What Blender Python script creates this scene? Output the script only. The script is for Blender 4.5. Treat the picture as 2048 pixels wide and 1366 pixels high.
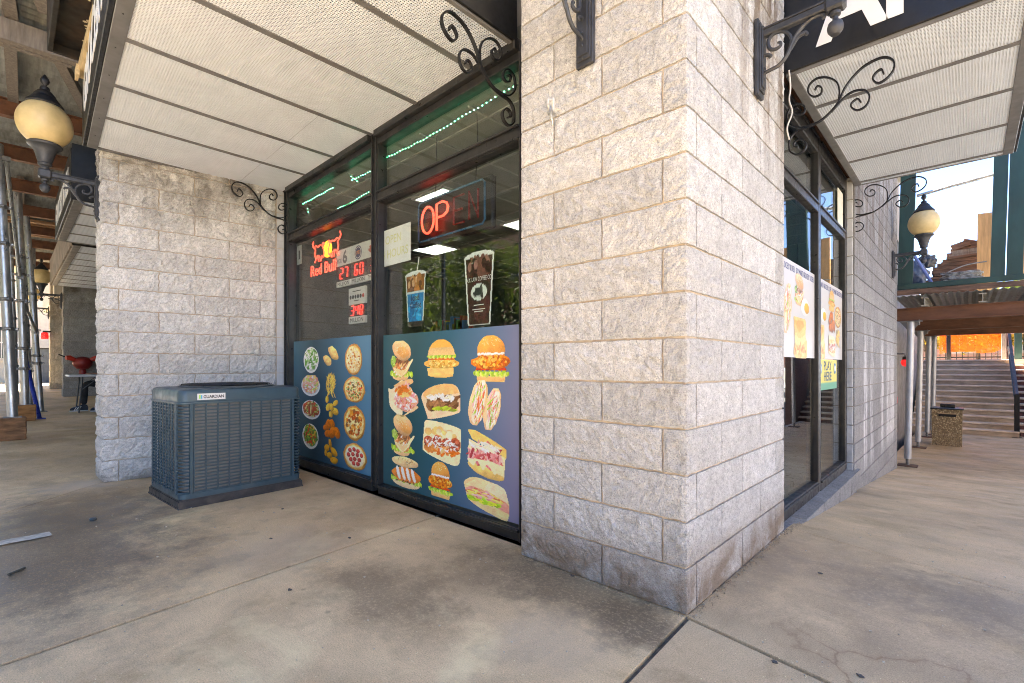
import bpy, bmesh, math, random
import numpy as np
from mathutils import Vector, Matrix, noise as mn
for _o in list(bpy.data.objects): bpy.data.objects.remove(_o)
SC = bpy.context.scene
COL = SC.collection
R = math.radians
# ---------------------------------------------------------------- camera
cd = bpy.data.cameras.new('camera'); cam = bpy.data.objects.new('camera', cd); COL.objects.link(cam)
cam.location = (.899, -2.049, 1.09); cam.rotation_euler = (R(90), 0, R(43.6))
cd.sensor_width = 36; cd.lens = 36*961/2048; cd.shift_y = 50/2048; cd.clip_start = .05; cd.clip_end = 2000
SC.camera = cam
# ---------------------------------------------------------------- sky, sun, exposure
SUN_EL, SUN_AZ = 54, 172          # azimuth of the sun in the xy plane, degrees from +x
w = bpy.data.worlds.new('World'); SC.world = w; w.use_nodes = True
nt = w.node_tree; nt.nodes.clear()
sky = nt.nodes.new('ShaderNodeTexSky'); sky.sky_type = 'NISHITA'; sky.sun_disc = False
sky.sun_elevation = R(SUN_EL); sky.sun_rotation = R(90-SUN_AZ); sky.air_density = .42; sky.dust_density = 0.0; sky.ozone_density = 3
bg = nt.nodes.new('ShaderNodeBackground'); bg.inputs[1].default_value = .075
wo = nt.nodes.new('ShaderNodeOutputWorld')
nt.links.new(sky.outputs[0], bg.inputs[0]); nt.links.new(bg.outputs[0], wo.inputs[0])
sl = bpy.data.lights.new('sun', 'SUN'); sl.energy = 4.3; sl.angle = R(.5); sl.color = (1, .95, .87)
sun = bpy.data.objects.new('sun', sl); COL.objects.link(sun)
sd = Vector((math.cos(R(SUN_AZ))*math.cos(R(SUN_EL)), math.sin(R(SUN_AZ))*math.cos(R(SUN_EL)), math.sin(R(SUN_EL))))
sun.rotation_euler = sd.to_track_quat('Z', 'Y').to_euler(); sun.location = sd*40
SC.view_settings.view_transform = 'Standard'; SC.view_settings.look = 'None'
SC.view_settings.exposure = 3.95; SC.view_settings.gamma = 1
SC.view_settings.use_white_balance = True; SC.view_settings.white_balance_temperature = 7050; SC.view_settings.white_balance_tint = 10
SC.render.engine = 'CYCLES'
SC.cycles.max_bounces = 7; SC.cycles.diffuse_bounces = 4; SC.cycles.glossy_bounces = 4; SC.cycles.transparent_max_bounces = 12
SC.cycles.sample_clamp_indirect = 6
SC.cycles.filter_width = 1.0
SC.cycles.use_denoising = True; SC.cycles.denoising_prefilter = 'NONE'
# ---------------------------------------------------------------- materials
def ramp(nt, fac, stops, interp='LINEAR'):
    n = nt.nodes.new('ShaderNodeValToRGB'); e = n.color_ramp.elements; n.color_ramp.interpolation = interp
    while len(e) < len(stops): e.new(.5)
    for i, (p, c) in enumerate(stops):
        e[i].position = p; e[i].color = (c, c, c, 1) if not hasattr(c, '__len__') else (*c, 1)
    nt.links.new(fac, n.inputs[0]); return n.outputs[0]
def noi(nt, vec, scale, detail=4, rough=.55, dist=0):
    n = nt.nodes.new('ShaderNodeTexNoise'); n.inputs['Scale'].default_value = scale; n.inputs['Detail'].default_value = detail
    n.inputs['Roughness'].default_value = rough; n.inputs['Distortion'].default_value = dist
    nt.links.new(vec, n.inputs['Vector']); return n.outputs[0]
def mix(nt, fac, a, b, mode='MIX'):
    n = nt.nodes.new('ShaderNodeMix'); n.data_type = 'RGBA'; n.blend_type = mode
    for s, v in ((n.inputs[0], fac), (n.inputs[6], a), (n.inputs[7], b)):
        if hasattr(v, 'is_output'): nt.links.new(v, s)
        elif hasattr(v, '__len__'): s.default_value = (*v, 1)
        else: s.default_value = v if s.type == 'VALUE' else (v, v, v, 1)
    return n.outputs[2]
def mth(nt, op, a, b=0., c=None):
    n = nt.nodes.new('ShaderNodeMath'); n.operation = op
    for i, v in enumerate((a, b, c)):
        if v is None: continue
        if hasattr(v, 'is_output'): nt.links.new(v, n.inputs[i])
        else: n.inputs[i].default_value = v
    return n.outputs[0]
def vmap(nt, vec, scale=(1, 1, 1), rot=(0, 0, 0)):
    n = nt.nodes.new('ShaderNodeMapping'); n.inputs['Scale'].default_value = scale; n.inputs['Rotation'].default_value = rot
    nt.links.new(vec, n.inputs['Vector']); return n.outputs[0]
def base(name):
    m = bpy.data.materials.new(name); m.use_nodes = True; nt = m.node_tree
    return m, nt, nt.nodes['Principled BSDF']
def bumpn(nt, h, strength, dist=.01):
    n = nt.nodes.new('ShaderNodeBump'); n.inputs['Strength'].default_value = strength; n.inputs['Distance'].default_value = dist
    nt.links.new(h, n.inputs['Height']); return n.outputs[0]
MC = {}
def mat(name, col=(.5, .5, .5), rough=.6, metal=0, var=.15, vs=6, bump=0, bs=60, spec=.5, emit=None, es=1, stretch=(1, 1, 1), col2=None, dirt=0, dcol=(.09, .07, .05), rvar=.12):
    """a painted / metal / wood surface: noise variation of colour and gloss, blotchy dirt, fine relief"""
    if name in MC: return MC[name]
    m, nt, p = base(name); L = nt.links
    tc = nt.nodes.new('ShaderNodeTexCoord').outputs['Object']
    v = vmap(nt, tc, stretch)
    f = noi(nt, v, vs, 5, .6)
    a = tuple(c*(1-var) for c in col); b = tuple(min(1, c*(1+var)) for c in (col2 or col))
    c = ramp(nt, f, [(.3, a), (.7, b)])
    if dirt:
        df = ramp(nt, noi(nt, tc, vs*.7, 6, .65, .6), [(.5, 0), (.72, dirt)])
        c = mix(nt, df, c, dcol)
    L.new(c, p.inputs['Base Color'])
    L.new(ramp(nt, noi(nt, v, vs*2.3, 4), [(.3, max(.03, rough-rvar)), (.7, min(1, rough+rvar))]), p.inputs['Roughness'])
    p.inputs['Metallic'].default_value = metal; p.inputs['Specular IOR Level'].default_value = spec
    if bump: L.new(bumpn(nt, noi(nt, v, bs, 4, .6), bump, .004), p.inputs['Normal'])
    if emit:
        p.inputs['Emission Color'].default_value = (*emit, 1); p.inputs['Emission Strength'].default_value = es
    MC[name] = m; return m
def block_mat(name, kind):
    m, nt, p = base(name); L = nt.links
    g = nt.nodes.new('ShaderNodeNewGeometry').outputs['Position']
    oi = nt.nodes.new('ShaderNodeObjectInfo').outputs['Random']
    sep = nt.nodes.new('ShaderNodeSeparateXYZ'); L.new(g, sep.inputs[0]); X, Y, Z = sep.outputs
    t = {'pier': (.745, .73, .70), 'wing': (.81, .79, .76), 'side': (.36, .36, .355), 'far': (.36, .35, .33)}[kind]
    c = ramp(nt, noi(nt, g, 9, 6, .62), [(.3, tuple(x*.84 for x in t)), (.52, t), (.75, tuple(min(1, x*1.13) for x in t))])
    c = mix(nt, 1, c, ramp(nt, oi, [(0, .86), (1, 1.07)]), 'MULTIPLY')
    c = mix(nt, 1, c, ramp(nt, noi(nt, vmap(nt, g, (1, 1, 1.3)), 38, 4, .7), [(.34, .80), (.5, 1), (.66, 1.09)]), 'MULTIPLY')
    c = mix(nt, 1, c, ramp(nt, noi(nt, g, 150, 3, .75), [(.36, .62), (.46, .97), (.66, 1.14)]), 'MULTIPLY')
    # grains of light and dark aggregate
    vo = nt.nodes.new('ShaderNodeTexVoronoi'); vo.inputs['Scale'].default_value = 105; L.new(g, vo.inputs['Vector'])
    c = mix(nt, mth(nt, 'MULTIPLY', ramp(nt, vo.outputs['Distance'], [(.10, 1), (.22, 0)]), ramp(nt, noi(nt, g, 30, 2), [(.5, 0), (.62, .75)])), c, (.78, .76, .72))
    vo2 = nt.nodes.new('ShaderNodeTexVoronoi'); vo2.inputs['Scale'].default_value = 47; L.new(vmap(nt, g, (1, 1.1, .9), (.4, .2, .7)), vo2.inputs['Vector'])
    c = mix(nt, mth(nt, 'MULTIPLY', ramp(nt, vo2.outputs['Distance'], [(.05, 1), (.12, 0)]), ramp(nt, noi(nt, g, 17, 2), [(.55, 0), (.65, .7)])), c, (.16, .145, .13))
    c = mix(nt, ramp(nt, noi(nt, g, 2.1, 5, .6), [(.45, 0), (.75, .22)]), c, tuple(x*.76*k for x, k in zip(t, (1.03, .98, .9))))
    if kind == 'pier':
        low = mth(nt, 'MULTIPLY', ramp(nt, mth(nt, 'ADD', Z, mth(nt, 'MULTIPLY', noi(nt, g, 5, 5, .6), .22)), [(.2, 1), (.42, 0)]), ramp(nt, noi(nt, g, 3.6, 5, .6, .5), [(.36, .15), (.54, .85)]))
        c = mix(nt, low, c, (.27, .19, .118))
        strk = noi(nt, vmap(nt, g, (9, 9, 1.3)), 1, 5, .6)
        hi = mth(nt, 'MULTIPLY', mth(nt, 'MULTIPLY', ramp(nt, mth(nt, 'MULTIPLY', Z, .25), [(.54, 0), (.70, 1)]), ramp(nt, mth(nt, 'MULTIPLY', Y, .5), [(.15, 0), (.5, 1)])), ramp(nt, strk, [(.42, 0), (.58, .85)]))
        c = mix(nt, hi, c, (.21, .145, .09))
        e = mth(nt, 'MULTIPLY', ramp(nt, mth(nt, 'MULTIPLY', Y, .5), [(.66, 0), (.745, 1)]), ramp(nt, noi(nt, vmap(nt, g, (3, 3, 1.7)), 1.6, 4, .6), [(.5, 0), (.62, .6)]))
        c = mix(nt, e, c, (.2, .165, .13))
    if kind in ('wing', 'far'):
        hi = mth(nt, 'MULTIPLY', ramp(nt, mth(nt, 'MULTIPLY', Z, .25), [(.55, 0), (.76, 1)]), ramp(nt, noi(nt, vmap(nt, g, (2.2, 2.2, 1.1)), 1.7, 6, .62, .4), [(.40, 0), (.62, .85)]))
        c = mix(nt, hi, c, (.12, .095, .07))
        lo = mth(nt, 'MULTIPLY', ramp(nt, Z, [(.0, .7), (.16, 0)]), ramp(nt, noi(nt, g, 4, 4), [(.4, 0), (.6, 1)]))
        c = mix(nt, lo, c, (.2, .16, .12))
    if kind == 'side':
        # lime washed down the wall in runs, and darker streaks towards the top
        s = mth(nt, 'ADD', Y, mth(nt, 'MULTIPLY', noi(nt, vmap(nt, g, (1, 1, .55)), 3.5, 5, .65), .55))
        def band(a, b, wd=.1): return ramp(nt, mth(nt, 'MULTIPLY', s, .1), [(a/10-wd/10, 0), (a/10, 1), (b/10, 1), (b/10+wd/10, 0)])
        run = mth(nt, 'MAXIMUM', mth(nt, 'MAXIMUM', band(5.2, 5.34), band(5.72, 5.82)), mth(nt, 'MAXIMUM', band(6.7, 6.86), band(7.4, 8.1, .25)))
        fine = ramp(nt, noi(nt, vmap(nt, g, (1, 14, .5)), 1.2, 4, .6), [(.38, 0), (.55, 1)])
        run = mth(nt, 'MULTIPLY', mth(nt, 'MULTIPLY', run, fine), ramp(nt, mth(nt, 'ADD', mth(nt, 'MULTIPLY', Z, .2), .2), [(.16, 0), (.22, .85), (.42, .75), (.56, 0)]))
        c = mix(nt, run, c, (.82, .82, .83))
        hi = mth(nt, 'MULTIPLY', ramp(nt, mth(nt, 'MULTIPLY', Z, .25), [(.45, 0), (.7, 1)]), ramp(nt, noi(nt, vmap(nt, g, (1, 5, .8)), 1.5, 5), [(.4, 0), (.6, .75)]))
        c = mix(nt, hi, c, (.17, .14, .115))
    L.new(c, p.inputs['Base Color']); p.inputs['Roughness'].default_value = .9; p.inputs['Specular IOR Level'].default_value = .25
    h = mth(nt, 'ADD', noi(nt, g, 48, 5, .7), mth(nt, 'MULTIPLY', noi(nt, g, 190, 3, .65), .5))
    L.new(bumpn(nt, h, 1.0, .02), p.inputs['Normal'])
    return m
def concrete_mat(name, t, kind):
    m, nt, p = base(name); L = nt.links
    g = nt.nodes.new('ShaderNodeNewGeometry').outputs['Position']
    oi = nt.nodes.new('ShaderNodeObjectInfo').outputs['Random']
    sep = nt.nodes.new('ShaderNodeSeparateXYZ'); L.new(g, sep.inputs[0]); X, Y, Z = sep.outputs
    c = ramp(nt, noi(nt, g, 1.3, 8, .66, .3), [(.3, tuple(x*.66 for x in t)), (.5, t), (.72, tuple(min(.85, x*1.22) for x in t))])
    c = mix(nt, 1, c, ramp(nt, oi, [(0, .93), (1, 1.07)]), 'MULTIPLY')
    c = mix(nt, .12 if kind == 'side' else .2, c, mix(nt, 1, c, ramp(nt, noi(nt, vmap(nt, g, (3.4, 26, 1) if kind == 'front' else (26, 3.4, 1), (0, 0, .2)), 3, 5, .7), [(.3, .75), (.7, 1.2)]), 'MULTIPLY'))
    c = mix(nt, 1, c, ramp(nt, noi(nt, g, 190, 3, .75), [(.34, .66), (.47, .98), (.66, 1.2)]), 'MULTIPLY')
    # broad dark stains, small spots, sand specks; pores break every stain's edge
    pores = ramp(nt, noi(nt, g, 52, 6, .8), [(.33, .25), (.5, .95), (.66, 1)])
    st = ramp(nt, noi(nt, g, 1.1, 9, .7, .3), [(.50, 0), (.64, .4 if kind == 'front' else .25)])
    st = mth(nt, 'MULTIPLY', st, pores)
    c = mix(nt, st, c, tuple(x*k for x, k in zip(t, (.56, .48, .36))))
    big = ramp(nt, noi(nt, vmap(nt, g, (1, 1, 1), (0, 0, .5)), .5, 7, .62, .6), [(.48, 0), (.66, .3 if kind == 'front' else .14)])
    big = mth(nt, 'MULTIPLY', big, pores)
    c = mix(nt, big, c, tuple(x*k for x, k in zip(t, (.55, .48, .36))))
    st2 = ramp(nt, noi(nt, vmap(nt, g, (1, 1, 1), (0, 0, 1)), 3.1, 8, .72, .2), [(.54, 0), (.66, .5)])
    st2 = mth(nt, 'MULTIPLY', st2, pores)
    c = mix(nt, st2, c, tuple(x*k for x, k in zip(t, (.55, .5, .43))))
    lt = ramp(nt, noi(nt, vmap(nt, g, (1, 1, 1), (0, 0, 2)), 1.6, 6, .65, .6), [(.56, 0), (.7, .45)])
    c = mix(nt, lt, c, tuple(min(1, x*k) for x, k in zip(t, (1.6, 1.6, 1.58))))
    vo = nt.nodes.new('ShaderNodeTexVoronoi'); vo.inputs['Scale'].default_value = 7; L.new(g, vo.inputs['Vector'])
    c = mix(nt, mth(nt, 'MULTIPLY', ramp(nt, vo.outputs['Distance'], [(.05, 1), (.13, 0)]), ramp(nt, noi(nt, g, 2.3, 2), [(.55, 0), (.62, .55)])), c, tuple(x*.4 for x in t))
    vo = nt.nodes.new('ShaderNodeTexVoronoi'); vo.inputs['Scale'].default_value = 90; L.new(g, vo.inputs['Vector'])
    c = mix(nt, mth(nt, 'MULTIPLY', ramp(nt, vo.outputs['Distance'], [(.12, 1), (.2, 0)]), ramp(nt, noi(nt, g, 41, 2), [(.56, 0), (.64, .8)])), c, tuple(min(1, x*2.1) for x in t))
    def spot(cx_, cy_, r, amt, col, sx=1., sy=1.):
        d = mth(nt, 'SQRT', mth(nt, 'ADD', mth(nt, 'POWER', mth(nt, 'MULTIPLY', mth(nt, 'SUBTRACT', X, cx_), sx), 2), mth(nt, 'POWER', mth(nt, 'MULTIPLY', mth(nt, 'SUBTRACT', Y, cy_), sy), 2)))
        d = mth(nt, 'ADD', mth(nt, 'DIVIDE', d, r), mth(nt, 'MULTIPLY', mth(nt, 'SUBTRACT', noi(nt, g, 4.5, 9, .72), .5), 1.9))
        return mth(nt, 'MULTIPLY', ramp(nt, d, [(.35, amt), (1.05, 0)]), pores)
    wet = None
    if kind == 'front':
        dk = (.16, .115, .07)
        for a in ((-.55, -.12, .62, .75, dk, .8, 1.7), (-.12, -.22, .30, .8, dk, 1, 1.3), (-.95, -.25, .5, .45, dk, 1, 1), (-1.15, -.8, .45, .6, dk, .7, 1.4), (-2.6, -1.85, .5, .45, dk, 1, 1), (-4.1, -1.62, .8, .5, dk, .6, 1.2)):
            c = mix(nt, spot(*a), c, a[4])
        for a in ((-.35, -.55, .3, .35, (.5, .42, .31)), (-2.05, -.9, .5, .35, (.56, .46, .35)), (-5.0, -1.6, .35, .6, (.6, .52, .42))):
            c = mix(nt, spot(*a), c, a[4])
        wet = spot(-3.1, -1.95, 1.3, .8, dk, .75, 1.3)
        c = mix(nt, wet, c, (.12, .10, .08))
    if kind == 'side':
        for a in ((.35, 1.0, .7, .35, (.36, .27, .17), 1, .7), (.9, .35, .6, .3, (.3, .2, .12), 1, 1), (1.1, 1.0, .7, .5, (.17, .14, .11), .6, 1.6), (.1, .9, .25, .6, (.34, .26, .17), 1.6, .35)):
            c = mix(nt, spot(*a), c, a[4])
        vc = nt.nodes.new('ShaderNodeTexVoronoi'); vc.feature = 'DISTANCE_TO_EDGE'; vc.inputs['Scale'].default_value = 2.6
        wv = nt.nodes.new('ShaderNodeVectorMath'); wv.operation = 'ADD'; nn_ = nt.nodes.new('ShaderNodeTexNoise'); nn_.inputs['Scale'].default_value = 9; nn_.inputs['Detail'].default_value = 5; L.new(g, nn_.inputs['Vector'])
        sc_ = nt.nodes.new('ShaderNodeVectorMath'); sc_.operation = 'SCALE'; sc_.inputs['Scale'].default_value = .12; L.new(nn_.outputs['Color'], sc_.inputs[0]); L.new(g, wv.inputs[0]); L.new(sc_.outputs[0], wv.inputs[1]); L.new(wv.outputs[0], vc.inputs['Vector'])
        c = mix(nt, mth(nt, 'MULTIPLY', ramp(nt, vc.outputs['Distance'], [(.002, .8), (.012, 0)]), spot(.68, .12, .42, 1, None)), c, (.25, .15, .08))
        c = mix(nt, mth(nt, 'MULTIPLY', ramp(nt, vc.outputs['Distance'], [(.0, .35), (.05, 0)]), spot(.68, .12, .42, 1, None)), c, (.38, .24, .13))
    L.new(c, p.inputs['Base Color'])
    r = ramp(nt, noi(nt, g, 2.2, 5, .6), [(.35, .48), (.65, .8)])
    if wet is not None: r = mix(nt, wet, r, .22)
    L.new(r, p.inputs['Roughness']); p.inputs['Specular IOR Level'].default_value = .3
    h = mth(nt, 'ADD', mth(nt, 'MULTIPLY', noi(nt, vmap(nt, g, (1, 26, 1) if kind == 'front' else (26, 1, 1)), 9, 3), .12), noi(nt, g, 140, 4, .65))
    L.new(bumpn(nt, h, .30, .006), p.inputs['Normal'])
    return m
def glass_mat(name, tint=(.92, .95, .935)):
    m, nt, p = base(name); L = nt.links; nt.nodes.remove(p)
    out = nt.nodes['Material Output']
    lw = nt.nodes.new('ShaderNodeLayerWeight'); lw.inputs[0].default_value = .5
    f = mth(nt, 'ADD', mth(nt, 'MULTIPLY', mth(nt, 'POWER', lw.outputs['Facing'], 5), .95), .045)
    tr = nt.nodes.new('ShaderNodeBsdfTransparent'); tr.inputs[0].default_value = (*tint, 1)
    gl = nt.nodes.new('ShaderNodeBsdfGlossy'); gl.inputs['Roughness'].default_value = .008
    ms = nt.nodes.new('ShaderNodeMixShader'); L.new(f, ms.inputs[0]); L.new(tr.outputs[0], ms.inputs[1]); L.new(gl.outputs[0], ms.inputs[2])
    L.new(ms.outputs[0], out.inputs[0]); return m
def print_mat(name, rough=.38):
    """printed vinyl: the ink is the mesh's own colour attribute"""
    if name in MC: return MC[name]
    m, nt, p = base(name); a = nt.nodes.new('ShaderNodeVertexColor'); a.layer_name = 'ink'
    nt.links.new(a.outputs[0], p.inputs['Base Color']); p.inputs['Roughness'].default_value = rough; p.inputs['Specular IOR Level'].default_value = .35
    MC[name] = m; return m
# ---------------------------------------------------------------- mesh helpers
def wl(o):
    v = Vector((0, 0, 0))
    while o: v = v+o.location; o = o.parent
    return v
def tag(o, label=None, cat=None, group=None, kind=None):
    if label: o['label'] = label
    if cat: o['category'] = cat
    if group: o['group'] = group
    if kind: o['kind'] = kind
    return o
def thing(name, loc, label, cat, group=None):
    o = bpy.data.objects.new(name, None); COL.objects.link(o); o.location = loc; o.empty_display_size = .1
    return tag(o, label, cat, group)
def part_empty(name, loc, parent):
    o = bpy.data.objects.new(name, None); COL.objects.link(o); o.parent = parent; o.location = Vector(loc)-wl(parent); o.empty_display_size = .1
    return o
def addmesh(name, vs, fs, m, parent=None, smooth=False, ink=None, mats=None, fm=None):
    """vertices are world coordinates; the object's origin is its parent's, or its own base"""
    if parent is not None: o0 = wl(parent)
    else:
        a = np.array(vs); o0 = Vector((float((a[:, 0].min()+a[:, 0].max())/2), float((a[:, 1].min()+a[:, 1].max())/2), float(a[:, 2].min())))
    me = bpy.data.meshes.new(name)
    me.from_pydata([(v[0]-o0[0], v[1]-o0[1], v[2]-o0[2]) for v in vs], [], fs)
    for mm in (mats or [m]): me.materials.append(mm)
    if fm is not None: me.polygons.foreach_set('material_index', fm)
    if smooth: me.polygons.foreach_set('use_smooth', [True]*len(me.polygons))
    if ink is not None:
        ca = me.color_attributes.new('ink', 'FLOAT_COLOR', 'POINT')
        ca.data.foreach_set('color', np.asarray(ink, dtype=np.float32).ravel())
    me.update()
    o = bpy.data.objects.new(name, me); COL.objects.link(o)
    if parent is not None: o.parent = parent
    else: o.location = o0
    return o
class G:
    def __init__(s): s.v = []; s.f = []
    def raw(s, vs, fs):
        b = len(s.v); s.v += [tuple(v) for v in vs]; s.f += [tuple(i+b for i in f) for f in fs]; return s
    def box(s, a, b, bev=0):
        (x0, y0, z0), (x1, y1, z1) = a, b
        x0, x1 = min(x0, x1), max(x0, x1); y0, y1 = min(y0, y1), max(y0, y1); z0, z1 = min(z0, z1), max(z0, z1)
        if bev:
            d = min(bev, (x1-x0)*.45, (y1-y0)*.45, (z1-z0)*.45); bm = bmesh.new()
            bmesh.ops.create_cube(bm, size=1, matrix=Matrix.Translation(((x0+x1)/2, (y0+y1)/2, (z0+z1)/2)) @ Matrix.Diagonal((x1-x0, y1-y0, z1-z0, 1)))
            bmesh.ops.bevel(bm, geom=bm.edges[:], offset=d, segments=1, affect='EDGES')
            bm.verts.index_update(); s.raw([v.co[:] for v in bm.verts], [[v.index for v in f.verts] for f in bm.faces]); bm.free(); return s
        return s.raw([(x0, y0, z0), (x1, y0, z0), (x1, y1, z0), (x0, y1, z0), (x0, y0, z1), (x1, y0, z1), (x1, y1, z1), (x0, y1, z1)],
                     [(0, 3, 2, 1), (4, 5, 6, 7), (0, 1, 5, 4), (1, 2, 6, 5), (2, 3, 7, 6), (3, 0, 4, 7)])
    def obox(s, c, ax, ay, az):
        """box with half-axes ax, ay, az"""
        c, ax, ay, az = Vector(c), Vector(ax), Vector(ay), Vector(az)
        P = [c+i*ax+j*ay+k*az for k in (-1, 1) for j in (-1, 1) for i in (-1, 1)]
        return s.raw([p[:] for p in P], [(0, 2, 3, 1), (4, 5, 7, 6), (0, 1, 5, 4), (1, 3, 7, 5), (3, 2, 6, 7), (2, 0, 4, 6)])
    def bar(s, p, q, w, h, up=(0, 0, 1)):
        p, q = Vector(p), Vector(q); d = (q-p); n = d.normalized(); sd_ = n.cross(Vector(up))
        if sd_.length < 1e-4: sd_ = n.cross(Vector((1, 0, 0)))
        sd_.normalize(); u = sd_.cross(n)
        return s.obox((p+q)/2, d/2, sd_*w/2, u*h/2)
    def tube(s, pts, r, n=8, cap=True, flat=None):
        """round tube along points; flat=(a, b, normal) gives a flat bar a wide along normal, b thick"""
        P = [Vector(p) for p in pts]; rs = r if hasattr(r, '__len__') else [r]*len(P); b0 = len(s.v); prev = None
        for i, p in enumerate(P):
            t = (P[min(i+1, len(P)-1)]-P[max(i-1, 0)])
            if t.length < 1e-9: t = Vector((0, 0, 1))
            t.normalize()
            if flat: nrm = Vector(flat[2]); side = t.cross(nrm).normalized()
            else:
                if prev is None: side = t.orthogonal().normalized()
                else:
                    side = prev-t*prev.dot(t)
                    side = side.normalized() if side.length > 1e-6 else t.orthogonal().normalized()
                prev = side; nrm = t.cross(side)
            if flat:
                a, b = flat[0]/2, flat[1]/2
                ring = [p+nrm*a+side*b, p+nrm*a-side*b, p-nrm*a-side*b, p-nrm*a+side*b]
            else: ring = [p+(side*math.cos(k*2*math.pi/n)+nrm*math.sin(k*2*math.pi/n))*rs[i] for k in range(n)]
            s.v += [q[:] for q in ring]
        m = 4 if flat else n
        for i in range(len(P)-1):
            for k in range(m):
                s.f.append((b0+i*m+k, b0+i*m+(k+1) % m, b0+(i+1)*m+(k+1) % m, b0+(i+1)*m+k))
        if cap: s.f.append(tuple(b0+k for k in range(m))[::-1]); e = b0+(len(P)-1)*m; s.f.append(tuple(e+k for k in range(m)))
        return s
    def lathe(s, prof, c=(0, 0, 0), n=20, ax=2, lobes=0, lob=.0):
        """profile [(r, h)], turned about the axis through c"""
        b0 = len(s.v)
        for r, h in prof:
            for k in range(n):
                a = k*2*math.pi/n; rr = r*(1+lob*math.cos(lobes*a)) if lobes else r
                q = [rr*math.cos(a), rr*math.sin(a)]
                p = {2: (q[0], q[1], h), 0: (h, q[0], q[1]), 1: (q[1], h, q[0])}[ax]
                s.v.append((c[0]+p[0], c[1]+p[1], c[2]+p[2]))
        for i in range(len(prof)-1):
            for k in range(n): s.f.append((b0+i*n+k, b0+i*n+(k+1) % n, b0+(i+1)*n+(k+1) % n, b0+(i+1)*n+k))
        s.f.append(tuple(b0+k for k in range(n))[::-1]); e = b0+(len(prof)-1)*n; s.f.append(tuple(e+k for k in range(n)))
        return s
    def prism(s, poly, d, axis='z'):
        """polygon [(x, y, z)...] extruded by vector d"""
        n = len(poly); d = Vector(d)
        return s.raw(list(poly)+[tuple(Vector(p)+d) for p in poly], [tuple(range(n))[::-1], tuple(range(n, 2*n))]+[(i, (i+1) % n, n+(i+1) % n, n+i) for i in range(n)])
    def build(s, name, m, parent=None, smooth=False): 
        o = addmesh(name, s.v, s.f, m, parent, smooth)
        if smooth == 'auto': pass
        bm = bmesh.new(); bm.from_mesh(o.data); bmesh.ops.recalc_face_normals(bm, faces=bm.faces[:]); 
        if smooth:
            for f in bm.faces: f.smooth = True
            for e in bm.edges:
                if len(e.link_faces) == 2 and e.calc_face_angle(0) > .6: e.smooth = False
        bm.to_mesh(o.data); bm.free(); return o
def spl(pts, k=5):
    """Catmull-Rom through the points"""
    P = [np.array(p, float) for p in pts]; P = [2*P[0]-P[1]]+P+[2*P[-1]-P[-2]]; o = []
    for i in range(1, len(P)-2):
        for j in range(k):
            t = j/k; a, b, c, d = P[i-1:i+3]
            o.append(.5*((2*b)+(c-a)*t+(2*a-5*b+4*c-d)*t*t+(3*b-a-3*c+d)*t**3))
    o.append(P[-2]); return o
def copy_thing(root, loc, rz=None, label=None, **kw):
    r = root.copy(); COL.objects.link(r); r.location = loc
    if rz is not None: r.rotation_euler = (0, 0, rz)
    for ch in root.children:
        c = ch.copy(); COL.objects.link(c); c.parent = r
        for g in ch.children:
            d = g.copy(); COL.objects.link(d); d.parent = c
    tag(r, label, **kw); return r
def text(name, body, m, origin, right, up, height, width=None, parent=None, depth=.001, align='LEFT', bold=0):
    """lettering as a thin mesh: origin = left end of the baseline"""
    cu = bpy.data.curves.new(name, 'FONT'); cu.body = body; cu.size = 1; cu.resolution_u = 3; cu.offset = bold
    to = bpy.data.objects.new(name+'_t', cu); COL.objects.link(to)
    dg = bpy.context.evaluated_depsgraph_get(); dg.update()
    me = bpy.data.meshes.new_from_object(to.evaluated_get(dg))
    bpy.data.objects.remove(to); bpy.data.curves.remove(cu)
    a = np.array([v.co[:] for v in me.vertices]); fs = [tuple(p.vertices) for p in me.polygons]; bpy.data.meshes.remove(me)
    a[:, 0] -= a[:, 0].min(); h = .70; s = height/h
    wd = a[:, 0].max()*s; sx = s*(width/wd if width else 1)
    rt, u, o = np.array(right, float), np.array(up, float), np.array(origin, float); nrm = np.cross(rt, u)
    if align == 'CENTER': o = o-rt*a[:, 0].max()*sx/2
    P = o+a[:, :1]*sx*rt+a[:, 1:2]*s*u
    g = G(); nv = len(P)
    vs = [tuple(p) for p in P]+[tuple(p+nrm*depth) for p in P]
    ed = {}
    for f in fs:
        for i in range(len(f)): ed[(f[i], f[(i+1) % len(f)])] = 1
    side = [(a_, b_, b_+nv, a_+nv) for (a_, b_) in ed if (b_, a_) not in ed]
    return addmesh(name, vs, [f[::-1] for f in fs]+[tuple(i+nv for i in f) for f in fs]+side, m, parent)
# ================================================================ the setting
def gz(x, y):
    z = .03*min(max(0, -x-5.2), 11)
    if x > -2: z += float(np.interp(y, [1.5, 8.5, 16.4], [0, -.65, -.8]))
    return z
M_front = concrete_mat('concrete_apron', (.72, .53, .31), 'front')
M_side = concrete_mat('concrete_side_walk', (.62, .455, .27), 'side')
M_dirt = mat('joint_dirt', (.13, .10, .075), .95, var=.4, vs=30)
M_road = mat('asphalt', (.125, .122, .115), .85, var=.25, vs=2, bump=.5, bs=200)
M_kerb = mat('kerb_concrete', (.4, .385, .35), .85, var=.2, vs=3, bump=.4, bs=120)
def sheet(name, x0, x1, y0, y1, step, zf, m):
    xs = np.linspace(x0, x1, max(2, int((x1-x0)/step)+1)); ys = np.linspace(y0, y1, max(2, int((y1-y0)/step)+1))
    vs = [(x, y, zf(x, y)) for y in ys for x in xs]; n = len(xs)
    fs = [(j*n+i, j*n+i+1, (j+1)*n+i+1, (j+1)*n+i) for j in range(len(ys)-1) for i in range(n-1)]
    return tag(addmesh(name, vs, fs, m), kind='structure')
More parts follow.
